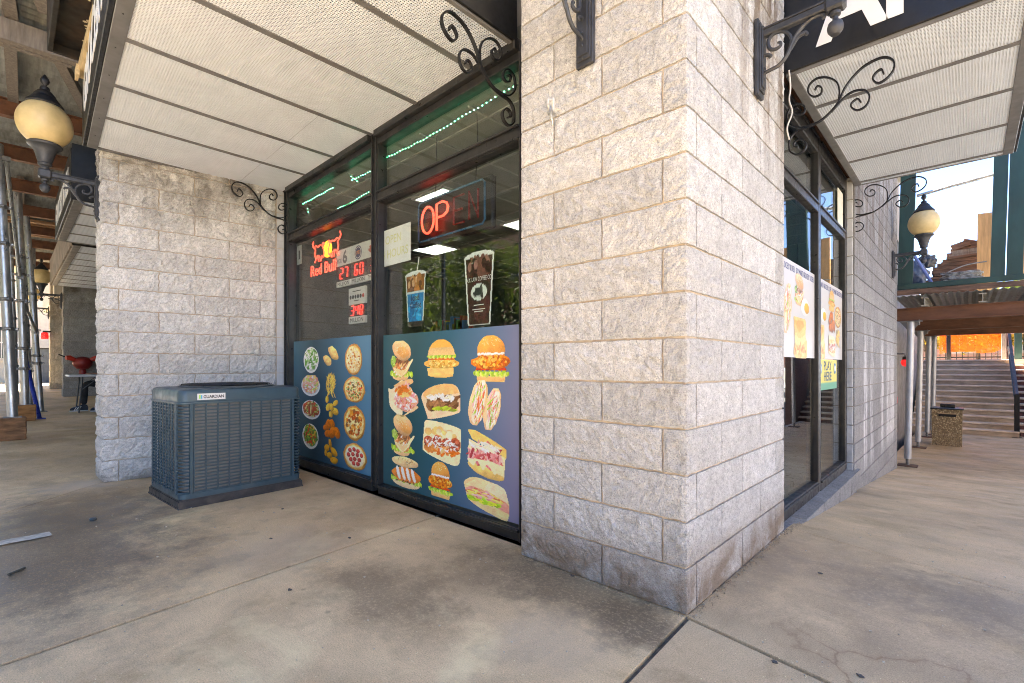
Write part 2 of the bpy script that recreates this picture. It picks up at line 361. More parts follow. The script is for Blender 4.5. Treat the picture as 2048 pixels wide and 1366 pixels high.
sheet('ground', -400, 400, -400, 400, 100, lambda x, y: -1.25, mat('far_ground', (.16, .15, .13), .95, vs=.05))
side_walk = sheet('sidewalk', -40, 3.0, -6, 1.0, .5, lambda x, y: gz(x, min(y, 1.0))-.016, M_dirt)
side_walk2 = sheet('side_street_sidewalk', -.25, 3.0, .9, 22, .5, lambda x, y: gz(x, y)-.075, M_dirt)
sheet('road', -60, 60, -14, -6.15, 4, lambda x, y: gz(x, 0)-.13, M_road)
sheet('side_road', 3.15, 11, -6.15, 60, 2, lambda x, y: gz(0, y)-.128, M_road)
sheet('opposite_sidewalk', -60, 60, -19, -14, 4, lambda x, y: gz(x, 0)-.02, M_kerb)
sheet('far_sidewalk', 11, 15, -6, 60, 4, lambda x, y: gz(0, y)-.02, M_kerb)
k = G()
for i in range(22): k.box((-60+2.9*i, -6.15, -.4), (-60+2.9*i+2.89, -5.995, gz(-60+2.9*i, 0)+.002), .01)
tag(k.build('kerb', M_kerb), kind='structure')
k = G()
for i in range(9): k.box((2.995, -5.9+2.9*i, -1.2), (3.15, -5.9+2.9*i+2.89, gz(0, -5.9+2.9*i+1.4)+.002), .01)
tag(k.build('side_street_kerb', M_kerb), kind='structure')
def slab(poly, parent, m, grow=.006):
    c = np.mean(poly, axis=0); P = []
    n = len(poly)
    for i in range(n):
        p = np.array(poly[i]); d = c-p; p = p+d/np.linalg.norm(d)*grow*1.3; P.append(p)
    top = [(p[0], p[1], gz(p[0], p[1])) for p in P]
    # eased edge: a small step down around the slab
    out = [(q[0], q[1], gz(q[0], q[1])-.004) for q in [np.array(poly[i])+(c-np.array(poly[i]))/np.linalg.norm(c-np.array(poly[i]))*grow*.5 for i in range(n)]]
    bot = [(q[0], q[1], q[2]-.02) for q in out]
    vs = top+out+bot
    fs = [tuple(range(n))]+[(i, n+i, n+(i+1) % n, (i+1) % n) for i in range(n)]+[(n+i, 2*n+i, 2*n+(i+1) % n, n+(i+1) % n) for i in range(n)]
    return addmesh('slab', vs, fs, m, parent)
J4a, J4b = (-1.94, .3), (-1.3, -5.0)
slab([(-1.93, .3), (.0, .3), (.0, .0), (.03, -.6), (.28, -6), (-1.18, -6)], side_walk, M_front, .0035)
slab([(-5.0, .3), (-1.945, .3), (-1.39, -4.45), (-1.6, -4.45), (-5.0, -1.44)], side_walk, M_front, .002)
slab([(-5.2, -1.27), (-1.41, -4.62), (-1.19, -6), (-5.2, -6)], side_walk, M_front, .004)
for i in range(11): slab([(-5.2-2.75*(i+1), -6), (-5.2-2.75*i, -6), (-5.2-2.75*i, .6), (-5.2-2.75*(i+1), .6)], side_walk, M_front, .004)
slab([(.02, -.015), (3, -.49), (3, -6), (.29, -6)], side_walk, M_side, .01)
slab([(.0, .0), (3, -.475), (3, .74), (-.01, 1.65)], side_walk2, M_side, .005)
slab([(-.01, 1.655), (3, .745), (3, 5.0), (-.15, 5.0)], side_walk2, M_side, .005)
slab([(-.15, 5.0), (3, 5.0), (3, 8.5), (-.15, 8.5)], side_walk2, M_side, .002)
slab([(-.2, 8.5), (3, 8.5), (3, 16.4), (-.2, 16.4)], side_walk2, M_side, .002)
slab([(-.2, 16.4), (3, 16.4), (3, 22), (-.2, 22)], side_walk2, M_side, .002)
# rubble of mortar along the foot of the pier
gr = G(); rnd = random.Random(4)
for i in range(420):
    t = rnd.random(); a = rnd.random()
    if rnd.random() < .75: x, y = abs(rnd.gauss(.012, .016))+.006, t*1.9
    else: x, y = -t*1.0, -abs(rnd.gauss(.0, .012))-.012
    r = .0012+.0026*rnd.random()**2; z = gz(x, y)
    gr.obox((x, y, z+r*.5), (r*rnd.uniform(.6, 1.5), r*.4, 0), (-r*.4, r, r*.2), (0, 0, r*.7))
tag(gr.build('mortar_crumbs', mat('crumbs', (.40, .30, .19), .95, var=.4, vs=60)), 'tan mortar crumbs and grit along the foot of the corner pier', 'grit', kind='stuff')

# ---------------------------------------------------------------- walls of split-face blocks
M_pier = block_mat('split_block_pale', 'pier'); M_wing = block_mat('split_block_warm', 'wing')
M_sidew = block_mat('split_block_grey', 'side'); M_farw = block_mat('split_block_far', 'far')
M_mort = mat('mortar', (.53, .44, .335), .95, var=.3, vs=14, bump=.5, bs=150)
M_mort_g = mat('mortar_grey', (.3, .27, .23), .95, var=.22, vs=14, bump=.5, bs=150)
M_smooth = mat('smooth_block', (.52, .52, .52), .8, var=.12, vs=8, bump=.35, bs=90, dirt=.3)
CH = .2032
def path_block(path, z0, z1, m, parent, cell=.021, amp=.0125, jt=.0055, bulge=.007, label=None):
    """one block: plan path [(x, y, nx, ny)...] along its visible face(s), rough split face, returned edges"""
    pts = [np.array(p, float) for p in path]
    seg = [np.linalg.norm(pts[i+1][:2]-pts[i][:2]) for i in range(len(pts)-1)]; tot = sum(seg)
    S = []
    for i in range(len(seg)):
        n = max(1, int(round(seg[i]/cell)))
        for j in range(n): S.append((pts[i]*(1-j/n)+pts[i+1]*j/n, sum(seg[:i])+seg[i]*j/n))
    S.append((pts[-1], tot)); nz = max(2, int(round((z1-z0)/cell))); ns = len(S)
    vs = []; c = 0
    for q in range(nz+1):
        z = z0+jt+(z1-z0-2*jt)*q/nz; ez = min(z-z0-jt, z1-jt-z)
        for p, s in S:
            e = min(ez, s, tot-s); f = min(1, .25+e/.03); nx, ny = p[2], p[3]; l = math.hypot(nx, ny) or 1
            P = Vector((p[0], p[1], z))
            d = amp*f*((1-2.2*abs(mn.noise(P*14)))*.5+mn.noise(P*34+Vector((5, 1, 2)))*.7+mn.noise(P*62)*.35-.2)+bulge*min(1, .55+e/.02)
            tx = amp*.35*mn.noise(P*30+Vector((9, 9, 9)))
            vs.append((p[0]+nx/l*d-ny/l*tx, p[1]+ny/l*d+nx/l*tx, z+amp*.35*mn.noise(P*31+Vector((3, 7, 1)))))
    fs = [(q*ns+i, q*ns+i+1, (q+1)*ns+i+1, (q+1)*ns+i) for q in range(nz) for i in range(ns-1)]
    ring = [i for i in range(ns)]+[q*ns+ns-1 for q in range(1, nz+1)]+[nz*ns+i for i in range(ns-2, -1, -1)]+[q*ns for q in range(nz-1, 0, -1)]
    b = len(vs)
    for i in ring:
        p = S[i % ns][0]; l = math.hypot(p[2], p[3]) or 1; vs.append((vs[i][0]-p[2]/l*.03, vs[i][1]-p[3]/l*.03, vs[i][2]))
    m_ = len(ring); fs += [(ring[(i+1) % m_], ring[i], b+i, b+(i+1) % m_) for i in range(m_)]
    o = addmesh('block', vs, fs, m, parent)
    return o
def course(p0, u, n, cuts, z0, z1, m, parent, **kw):
    for a, b in zip(cuts[:-1], cuts[1:]):
        A, B = (p0[0]+u[0]*(a+.005), p0[1]+u[1]*(a+.005)), (p0[0]+u[0]*(b-.005), p0[1]+u[1]*(b-.005))
        path_block([(*A, *n), (*B, *n)], z0, z1, m, parent, **kw)
def cuts(start, first, end, L=.61):
    o = [start]; t = first
    while t < end-.06:
        if t > start+.03: o.append(t)
        t += L
    o.append(end); return o
store = thing('corner_store', (-2.5, .2, 0), 'pale split-face block corner shop building behind the canopies and food posters', 'building')
# the corner pier
pier = G().box((-.975, .007, -.3), (-.007, 1.515, 4.3)).build('corner_pier', M_mort, store)
PL, PR = .978, 1.522
for c in range(-1, 19):
    z0, z1 = c*CH, (c+1)*CH
    if c < 0: z0 = -.22
    if z0 > 3.85: break
    if c % 2 == 0:
        L1, R1 = .43, .103
        course((0, 0), (-1, 0), (0, -1), cuts(L1, 1.04, PL), z0, z1, M_pier, pier)
        course((0, 0), (0, 1), (1, 0), [R1, .706, 1.33, PR] , z0, z1, M_pier, pier, amp=.009)
    else:
        L1, R1 = .108, .409
        course((0, 0), (-1, 0), (0, -1), [L1, .735, PL], z0, z1, M_pier, pier)
        course((0, 0), (0, 1), (1, 0), [R1, 1.016, PR], z0, z1, M_pier, pier, amp=.009)
    path_block([(-L1+.005, 0, 0, -1), (-.012, 0, -.35, -1), (-.002, .002, 1, -1), (0, .012, 1, -.35), (0, R1-.005, 1, 0)], z0, z1, M_pier, pier)
    course((-.982, .22), (0, -1), (-1, 0), [0, .215], z0, z1, M_pier, pier, cell=.05)
# the wing wall left of the window
W0 = np.array((-4.97, -1.43)); W1 = np.array((-4.80, .2)); wu = (W1-W0)/np.linalg.norm(W1-W0); wn = (wu[1], -wu[0]); WL = float(np.linalg.norm(W1-W0)); WS = WL-.145
wing = G()
q = [(*(W0+np.array((-.009, .009))), -.2), (*(W1+np.array((-.009, 0))), -.2), (W1[0]-.4, W1[1], -.2), (W0[0]-.40, W0[1]+.009, -.2)]
wing = wing.prism(q, (0, 0, 3.9)).build('wing_wall', M_mort, store)
for c in range(0, 18):
    z0, z1 = c*CH, (c+1)*CH
    e = .11 if c % 2 == 0 else .42
    r_ = .40 if c % 2 == 0 else .20
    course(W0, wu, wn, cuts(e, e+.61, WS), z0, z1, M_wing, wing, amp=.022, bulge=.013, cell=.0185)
    # corner block turning on to the outer face
    A = W0+wu*(e-.005); B = W0+np.array((-r_+.005, 0))
    path_block([(*A, *wn), (*(W0+wu*.015), wn[0], wn[1]-.4), (*W0, wn[0], -1), (W0[0]-.015, W0[1], .4, -1), (*B, 0, -1)][::-1], z0, z1, M_wing, wing, amp=.022, bulge=.013, cell=.0185)
    if r_ < .3: course(W0, (-1, 0), (0, -1), [r_, .4], z0, z1, M_wing, wing, amp=.022, bulge=.013, cell=.0185)
    a, b = W0+wu*(WS+.012), W0+wu*(WL-.004)
    G().prism([(a[0], a[1], z0+.004), (b[0], b[1], z0+.004), (b[0]-.3, b[1], z0+.004), (a[0]-.3, a[1], z0+.004)], (0, 0, CH-.008)).build('smooth_block', M_smooth, wing)
# the long wall down the side street
SW0, SW1 = 4.235, 8.45
sidew = G().box((-.30, SW0+.009, -1.1), (-.009, SW1, 4.6)).build('side_wall', M_mort_g, store)
for c in range(-4, 22):
    z0, z1 = c*CH+.049, (c+1)*CH+.049
    if z0 > 4.3: break
    if z1 < gz(0, SW1): continue
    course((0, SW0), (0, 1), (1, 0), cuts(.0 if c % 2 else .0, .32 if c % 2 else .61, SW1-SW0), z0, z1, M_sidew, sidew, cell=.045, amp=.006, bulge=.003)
    if z0 > -.2: G().box((-.12, SW0-.004, z0+.005), (-.012, SW0+.05, z1-.005), .004).build('smooth_block', M_smooth, sidew)
# recess beyond the long wall
rec = G().box((-.62, SW1, -1.1), (-.40, 20.6, 4.2)).build('recessed_wall', mat('recess_block', (.25, .245, .235), .9, var=.25, vs=5, bump=.8, bs=40, dirt=.5), store)
for j in range(13):
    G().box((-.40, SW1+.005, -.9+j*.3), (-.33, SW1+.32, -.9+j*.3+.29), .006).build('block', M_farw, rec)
# low sill wall under the side window
sill = G().box((-.3, 1.53, -.6), (.0, SW0+.02, -.06)).build('sill_wall', M_mort_g, store)
for i, (a, b) in enumerate(((1.53, 1.98), (1.98, 2.59), (2.59, 3.2), (3.2, 3.81), (3.81, 4.40))):
    path_block([(-.035, a+.004, -.2, 0), (.03, a+.006, 1, 0), (.03, b-.006, 1, 0)], -.23, -.03, M_sidew, sill, cell=.04, amp=.006)
    G().raw([(.03, a+.006, -.033), (.03, b-.006, -.033), (-.16, b-.006, -.018), (-.16, a+.006, -.018)], [(0, 1, 2, 3)]).build('sill_stone', M_sidew, sill)
    course((.025, 0), (0, 1), (1, 0), [a-.2, b-.2], -.44, -.235, M_sidew, sill, cell=.04, amp=.006)
# mass of the building above and behind (seen from the side only)
M_stucco = mat('dark_cladding', (.012, .012, .013), .55, var=.3, vs=5)
G().box((-20.5, .30, 3.32), (-.02, 9, 4.4)).build('upper_wall', mat('upper_stucco', (.35, .33, .3), .9, var=.1), store)
G().box((-20.6, .2, 4.4), (.1, 9.1, 4.55), .02).build('roof_cap', M_kerb, store)
G().box((-20.5, 6.5, -.5), (-.32, 6.7, 3.3)).build('rear_wall', mat('shop_wall', (.10, .10, .095), .8, var=.2, vs=2), store)
G().box((-7.7, .21, -.5), (-7.5, 6.5, 3.3)).build('party_wall', MC['shop_wall'], store)
G().box((-7.5, .3, -.3), (-.32, 6.5, -.012)).build('shop_floor', mat('shop_floor', (.2, .19, .17), .35, var=.2), store)
G().box((-7.5, .24, 3.02), (-.12, 6.5, 3.3)).build('shop_ceiling', mat('shop_ceiling', (.22, .23, .21), .8, var=.08), store)
G().box((-.30, 4.4, -.5), (-.2, 6.5, 3.3)).build('partition', MC['shop_wall'], store)

# ---------------------------------------------------------------- shop windows
M_frame = mat('black_frame', (.018, .018, .019), .38, var=.3, vs=9, dirt=.35, dcol=(.07, .06, .05))
M_glass = glass_mat('shop_glass')
WY = .2
frA = G()
XL, XM, XR = -4.72, -2.835, -1.12
def fbox(g, x0, x1, z0, z1, y0=.145, y1=.235): g.box((x0, y0, z0), (x1, y1, z1), .004)
sf = part_empty('front_window', (-2.9, .2, 0), store)
for nm, a in (('frame_jamb', (XL-.07, XL+.045, .0, 3.12)), ('frame_mullion', (XM-.045, XM+.055, .05, 3.1)), ('frame_jamb', (XR-.01, XR+.12, 0, 3.1)),
              ('frame_sill', (XL+.045, XM-.045, -.02, .10)), ('frame_sill', (XM+.055, XR-.01, -.03, .075)),
              ('frame_transom', (XL+.045, XM-.045, 2.50, 2.60)), ('frame_transom', (XM+.055, XR-.01, 2.50, 2.60)),
              ('frame_head', (XL+.045, XM-.045, 3.0, 3.13)), ('frame_head', (XM+.055, XR-.01, 3.0, 3.13))):
    g = G(); fbox(g, *a)
    # glazing bead, proud and thin
    x0, x1, z0, z1 = a
    if nm in ('frame_transom', 'frame_sill'): g.box((x0, .128, z1-.02), (x1, .146, z1-.004), .002); g.box((x0, .132, z0+.004), (x1, .1455, z0+.018), .002)
    elif nm == 'frame_head': g.box((x0, .10, z0+.05), (x1, .146, z1), .004)
    else: g.box((x0+.01, .130, z0), (x0+.024, .146, z1), .002); g.box((x1-.024, .132, z0), (x1-.01, .146, z1), .002)
    g.build(nm, M_frame, sf)
G().box((XL, .10, -.06), (XR+.1, .24, -.0)).build('sealant_strip', mat('old_sealant', (.13, .12, .11), .9, var=.4, vs=20), sf)
for a in ((XL+.045, XM-.045, .10, 2.50), (XM+.055, XR-.01, .075, 2.50), (XL+.045, XM-.045, 2.60, 3.0), (XM+.055, XR-.01, 2.60, 3.0)):
    G().box((a[0]-.01, .197, a[2]-.01), (a[1]+.01, .204, a[3]+.01)).build('glass_pane', M_glass, sf)
sB = part_empty('side_window', (-.1, 2.9, 0), store)
BX = -.10; yL, yM, yR = 1.5, 2.93, 4.20
for nm, (y0, y1, z0, z1) in (('frame_mullion', (yM-.05, yM+.05, -.02, 3.12)), ('frame_jamb', (yR-.05, yR+.035, -.02, 3.12)), ('frame_jamb', (yL-.02, yL+.08, -.02, 3.12)),
                             ('frame_sill', (yL+.08, yM-.05, -.03, .075)), ('frame_sill', (yM+.05, yR-.05, -.03, .075)),
                             ('frame_transom', (yL+.08, yM-.05, 2.45, 2.545)), ('frame_transom', (yM+.05, yR-.05, 2.45, 2.545)),
                             ('frame_head', (yL+.08, yM-.05, 2.98, 3.12)), ('frame_head', (yM+.05, yR-.05, 2.98, 3.12))):
    g = G(); g.box((BX-.06, y0, z0), (BX+.035, y1, z1), .005)
    if z1-z0 < .2: g.box((BX+.034, y0, z1-.03), (BX+.048, y1, z1-.012), .003)
    g.build(nm, M_frame, sB)
for y0, y1, z0, z1 in ((yL+.07, yM-.04, .065, 2.46), (yM+.04, yR-.04, .065, 2.46), (yL+.07, yM-.04, 2.535, 2.99), (yM+.04, yR-.04, 2.535, 2.99)):
    G().box((BX-.004, y0, z0), (BX+.003, y1, z1)).build('glass_pane', M_glass, sB)
G().box((-.14, 1.5, 3.13), (-.01, 4.3, 3.30), .004).build('lintel', mat('rusty_steel', (.12, .05, .022), .8, var=.5, vs=7, dirt=.6, dcol=(.03, .025, .02), bump=.4), store)
tag(G().box((BX+.012, yR-.36, 2.56), (BX+.02, yR-.1, 2.93)).build('window_notice', mat('faded_card', (.62, .60, .5), .6, var=.1, vs=8)), 'faded yellowish card in the top pane of the side street window', 'notice')

# ---------------------------------------------------------------- canopies with egg-crate soffits
M_egg = mat('egg_crate_plastic', (.68, .74, .83), .5, var=.05, vs=3)
M_trim = mat('soffit_metal', (.19, .19, .195), .45, .3, var=.16, vs=5, dirt=.25)
M_black = mat('black_fascia', (.008, .008, .008), .42, var=.4, vs=12)
M_void = mat('canopy_inside', (.03, .028, .026), .95, var=.2)  # near-black sheet colour stands for the unlit hollow above the soffit
M_white = mat('white_letter', (.78, .78, .76), .5, var=.04)
def egg_panel(x0, x1, y0, y1, z, parent, s=.0155, t=.0064, h=.0042):
    g = G(); nx = int(round((x1-x0)/s)); ny = int(round((y1-y0)/s))
    for i in range(nx+1): x = x0+(x1-x0)*i/nx; g.box((x-t/2, y0, z), (x+t/2, y1, z+h))
    for j in range(ny+1): y = y0+(y1-y0)*j/ny; g.box((x0, y-t/2, z+.0006), (x1, y+t/2, z+h-.0006))
    return addmesh('soffit_panel', g.v, g.f, M_egg, parent)
can = thing('canopy', (-3, -.6, 3.1), 'black fascia canopy with pale egg-crate soffit over the food poster window', 'canopy')
ZA = 3.1; CX0, CX1, CY0, CY1 = -4.93, -1.15, -1.55, .14
bars = [-4.145, -3.52, -2.85, -2.16, -1.53]
edges = [CX0+.06]+bars+[CX1-.03]
for i in range(len(edges)-1):
    a, b = edges[i]+(.012 if i else 0), edges[i+1]-(.012 if i < len(bars) else 0)
    egg_panel(a, b, CY0+.075, -.312, ZA, can); egg_panel(a, b, -.302, CY1-.012, ZA+.0008*(i % 2), can)
for x in bars: G().box((x-.022, CY0+.07, ZA-.006), (x+.022, CY1-.01, ZA-.001), .001).build('trim_bar', M_trim, can)
for a in (((CX0, CY0, ZA-.008), (CX1, CY0+.075, ZA+.02)), ((CX0, CY0+.075, ZA-.008), (CX0+.045, CY1, ZA+.02)), ((CX1-.03, CY0+.075, ZA-.008), (CX1, CY1-.01, ZA+.02)), ((CX0+.045, CY1-.012, ZA-.012), (CX1-.03, CY1+.01, ZA+.02))):
    G().box(*a, .003).build('edge_trim', M_trim if a[0][1] < .1 else M_frame, can)
G().box((CX0+.01, CY0+.01, ZA+.055), (CX1-.01, CY1, ZA+.075)).build('dark_void_sheet', M_void, can)
G().box((CX0-.012, CY0-.03, ZA-.004), (CX1+.012, CY0-.001, ZA+.75), .004).build('front_fascia', M_black, can)
G().box((CX1+.001, CY0, ZA+.0), (CX1+.02, .13, ZA+.75), .003).build('end_fascia', M_black, can)
G().box((CX0-.02, CY0, ZA), (CX0-.001, .12, ZA+.75), .003).build('end_fascia', M_black, can)
G().box((CX0, CY0, ZA+.75), (CX1, .15, ZA+.77)).build('canopy_roof', M_void, can)
text('lettering', 'GROCERY & DELI', M_white, (CX0+.25, CY0-.031, ZA+.17), (1, 0, 0), (0, 0, 1), .36, 3.2, can, .003, bold=.02)
for i in range(9): G().lathe([(.004, 0), (.004, .003)], (CX0+.35+i*.4, CY0+.037, ZA-.011), 6).build('rivet', M_frame, can)
for ch in can.children:      # the fascia runs slightly out of square with the shop front
    for v in ch.data.vertices:
        X_, Y_ = v.co.x-3, v.co.y-.6; v.co.y += -.036*(X_+4.94)*max(0, (Y_-.14)/-1.69)
canB = thing('canopy', (.6, 2.9, 3.05), 'black fascia canopy with pale egg-crate soffit and a big white letter over the side street', 'canopy')
ZB = 3.05; bx0, bx1, by0, by1 = .0, 1.19, 1.57, 4.30
bb = [2.165, 2.835, 3.52, 4.195]; eb = [by0+.02]+bb+[by1-.012]
for i in range(len(eb)-1):
    egg_panel(bx0+.06, bx1-.07, eb[i]+(.018 if i else 0), eb[i+1]-(.018 if i < 4 else 0), ZB, canB)
for y in bb: G().box((bx0+.06, y-.022, ZB-.006), (bx1-.07, y+.022, ZB-.001), .001).build('trim_bar', M_trim, canB)
for a in (((bx0, by0, ZB-.008), (bx0+.06, by1, ZB+.02)), ((bx1-.07, by0, ZB-.008), (bx1, by1, ZB+.02)), ((bx0+.06, by0, ZB-.008), (bx1-.07, by0+.02, ZB+.02)), ((bx0+.06, by1-.012, ZB-.008), (bx1-.07, by1, ZB+.02))):
    G().box(*a, .003).build('edge_trim', M_trim, canB)
G().box((bx0+.01, by0+.01, ZB+.055), (bx1-.01, by1-.01, ZB+.075)).build('dark_void_sheet', M_void, canB)
G().box((-.03, by0-.02, ZB+.008), (bx1+.01, by0-.001, ZB+.75), .003).build('end_fascia', M_black, canB)
G().box((bx0, by1+.001, ZB), (bx1, by1+.02, ZB+.75), .003).build('end_fascia', M_black, canB)
G().box((bx1+.001, by0, ZB), (bx1+.02, by1, ZB+.75), .003).build('front_fascia', M_black, canB)
G().box((bx0, by0, ZB+.75), (bx1, by1, ZB+.77)).build('canopy_roof', M_void, canB)
text('lettering', 'AP', M_white, (.18, by0-.0205, ZB+.12), (1, 0, 0), (0, 0, 1), .42, .60, canB, .003, bold=.035)
# canopies of the shops further along
for nm, x0, x1, lab, wd in (('canopy', -9.6, -6.85, 'second black canopy with ribbed pale soffit beyond the wing wall', 'MART'), ('canopy', -15.5, -9.75, 'farthest pale canopy soffit with weathered edge, beyond the second canopy', None)):
    t = thing(nm, ((x0+x1)/2, -.6, 3.1), lab, 'canopy')
    n = max(2, int((x1-x0)/.65)); y0 = -1.5 if wd else -1.3
    for i in range(n):
        a = x0+(x1-x0)*i/n; b = x0+(x1-x0)*(i+1)/n
        egg_panel(a+.03, b-.03, y0+.1, .1, 3.1, t, s=.05, t=.03)
        G().box((a-.025, y0+.1, 3.092), (a+.025, .1, 3.098)).build('trim_bar', M_trim, t)
    G().box((x0, y0, 3.09), (x1, y0+.1, 3.14), .004).build('edge_trim', M_trim, t)
    G().box((x0, y0, 3.16), (x1, .2, 3.2)).build('dark_void_sheet', M_void, t)
    G().box((x0, y0-.03, 3.09), (x1, y0-.001, 3.7), .004).build('front_fascia', M_black if wd else mat('weathered_board', (.25, .2, .16), .9, var=.4, vs=4, dirt=.4), t)
    G().box((x1+.001, y0-.02, 3.08), (x1+.02, .2, 3.75 if wd else 3.30), .003).build('end_fascia', M_black, t)
    if wd: text('lettering', 'GROCERY & DELI', M_white, (x0+.25, y0-.0312, 3.25), (1, 0, 0), (0, 0, 1), .3, 2.2, t, .003, bold=.02)
# far piers of the next shops
nb = thing('neighbouring_shops', (-13, .2, 0), 'row of grey block shop fronts beyond the wing wall on the left', 'building')
for px_, nblk in ((-10.35, 0), (-15.8, 1), (-21.3, 1)):
    zb = gz(px_, 0)
    y0 = -1.07 if nblk else -.9
    pg = G().box((px_-.5, y0+.01, zb-.2), (px_-.01, .4, 4.0)).build('pier', M_mort_g, nb)
    if nblk:
        for c in range(15):
            z0, z1 = zb+c*CH, zb+(c+1)*CH; e = .11 if c % 2 else .42
            course((px_, y0), (0, 1), (1, 0), cuts(0, e, 1.47), z0, z1, M_farw, pg, cell=.07, amp=.016, bulge=.01)
            if c % 2 == 0: course((px_, y0), (-1, 0), (0, -1), [0, .5], z0, z1, M_farw, pg, cell=.09, amp=.016)
G().box((-21.8, .22, .3), (-5.2, .3, 3.4)).build('shop_glazing', mat('dark_shop_front', (.02, .022, .024), .15, var=.3, vs=1), nb)
G().box((-28, -1.0, 3.4), (-20.6, .3, 4.4)).build('upper_wall', MC['upper_stucco'], nb)
# ================================================================ things on the walls
M_iron = mat('black_iron', (.012, .012, .013), .45, .3, var=.4, vs=20, bump=.2, bs=90)
M_cast = mat('grey_cast_iron', (.055, .057, .062), .5, .4, var=.3, vs=10, bump=.35, bs=70, dirt=.3, dcol=(.12, .12, .12))
M_globe = mat('amber_globe', (.58, .43, .19), .4, var=.14, vs=5, col2=(.66, .50, .24), rvar=.08, dirt=.25, dcol=(.42, .3, .14))
SCR = {'A': [(0.517, -0.154), (0.506, -0.122), (0.479, -0.132), (0.463, -0.164), (0.49, -0.2), (0.533, -0.188), (0.565, -0.149), (0.565, -0.097), (0.528, -0.057), (0.479, -0.05), (0.414, -0.068), (0.358, -0.113), (0.313, -0.173), (0.285, -0.239), (0.233, -0.294), (0.175, -0.329), (0.103, -0.344), (0.043, -0.35), (0.006, -0.386), (0.0, -0.447), (0.012, -0.481), (0.049, -0.507), (0.091, -0.491), (0.103, -0.45), (0.073, -0.412), (0.037, -0.417), (0.031, -0.447), (0.055, -0.459)],
 'B': [(0.403, -0.285), (0.386, -0.257), (0.358, -0.269), (0.353, -0.297), (0.386, -0.329), (0.43, -0.316), (0.447, -0.266), (0.425, -0.219), (0.381, -0.202), (0.336, -0.209), (0.29, -0.246), (0.245, -0.29)],
 'C': [(0.285, -0.233), (0.29, -0.168), (0.273, -0.103), (0.221, -0.053), (0.163, -0.037), (0.121, -0.063), (0.115, -0.111), (0.145, -0.15), (0.186, -0.148), (0.192, -0.112), (0.169, -0.088), (0.153, -0.109)],
 'D': [(0.175, -0.329), (0.079, -0.333), (0.018, -0.3), (-0.013, -0.243), (0.0, -0.183), (0.043, -0.162), (0.085, -0.185), (0.097, -0.225), (0.073, -0.244), (0.037, -0.229), (0.031, -0.197), (0.055, -0.196)]}
def scroll_bracket(loc, rz, label, sx=1., sz=1.):
    t = thing('scroll_bracket', loc, label, 'bracket', 'black iron scroll brackets under the canopies')
    L = Vector(loc); c, s = math.cos(rz), math.sin(rz)
    for k, pts in SCR.items():
        P = [(L.x+c*p[0]*sx, L.y+s*p[0]*sx, L.z+p[1]*sz) for p in spl(pts, 4)]
        G().tube(P, .01, flat=(.017 if k != 'A' else .021, .0085, (-s, c, 0))).build('scroll_bar' if k != 'A' else 'main_scroll', M_iron, t)
    return t
scroll_bracket((-4.70, .14, 3.09), R(-90), 'black iron scroll bracket under the canopy at the wing wall')
scroll_bracket((-1.17, .14, 3.09), R(-90), 'large black iron scroll bracket beside the corner pier, top centre')
scroll_bracket((.0, 1.66, 3.04), 0, 'black iron scroll bracket beneath the white letter on the side street canopy')
scroll_bracket((-.04, 4.30, 3.06), 0, 'black iron scroll bracket at the far end of the side street canopy', 1.1)
LS = {'a': [(0.034, -0.138), (0.041, -0.132), (0.027, -0.122), (0.017, -0.134), (0.038, -0.099), (0.075, -0.09), (0.116, -0.082), (0.151, -0.049), (0.173, -0.005), (0.195, 0.038), (0.229, 0.075), (0.27, 0.097), (0.303, 0.1), (0.327, 0.092), (0.333, 0.078), (0.319, 0.073)],
 'b': [(0.107, 0.045), (0.12, 0.044), (0.122, 0.023), (0.098, 0.014), (0.071, 0.027), (0.059, 0.057), (0.066, 0.089), (0.093, 0.106), (0.129, 0.099), (0.16, 0.074), (0.175, 0.038), (0.171, 0.006)],
 'c': [(0.061, -0.019), (0.073, -0.014), (0.061, -0.002), (0.038, 0.001), (0.024, -0.023), (0.027, -0.054), (0.043, -0.076)],
 'd': [(0.173, -0.025), (0.203, 0.025), (0.229, 0.037), (0.247, 0.035), (0.252, 0.021)]}
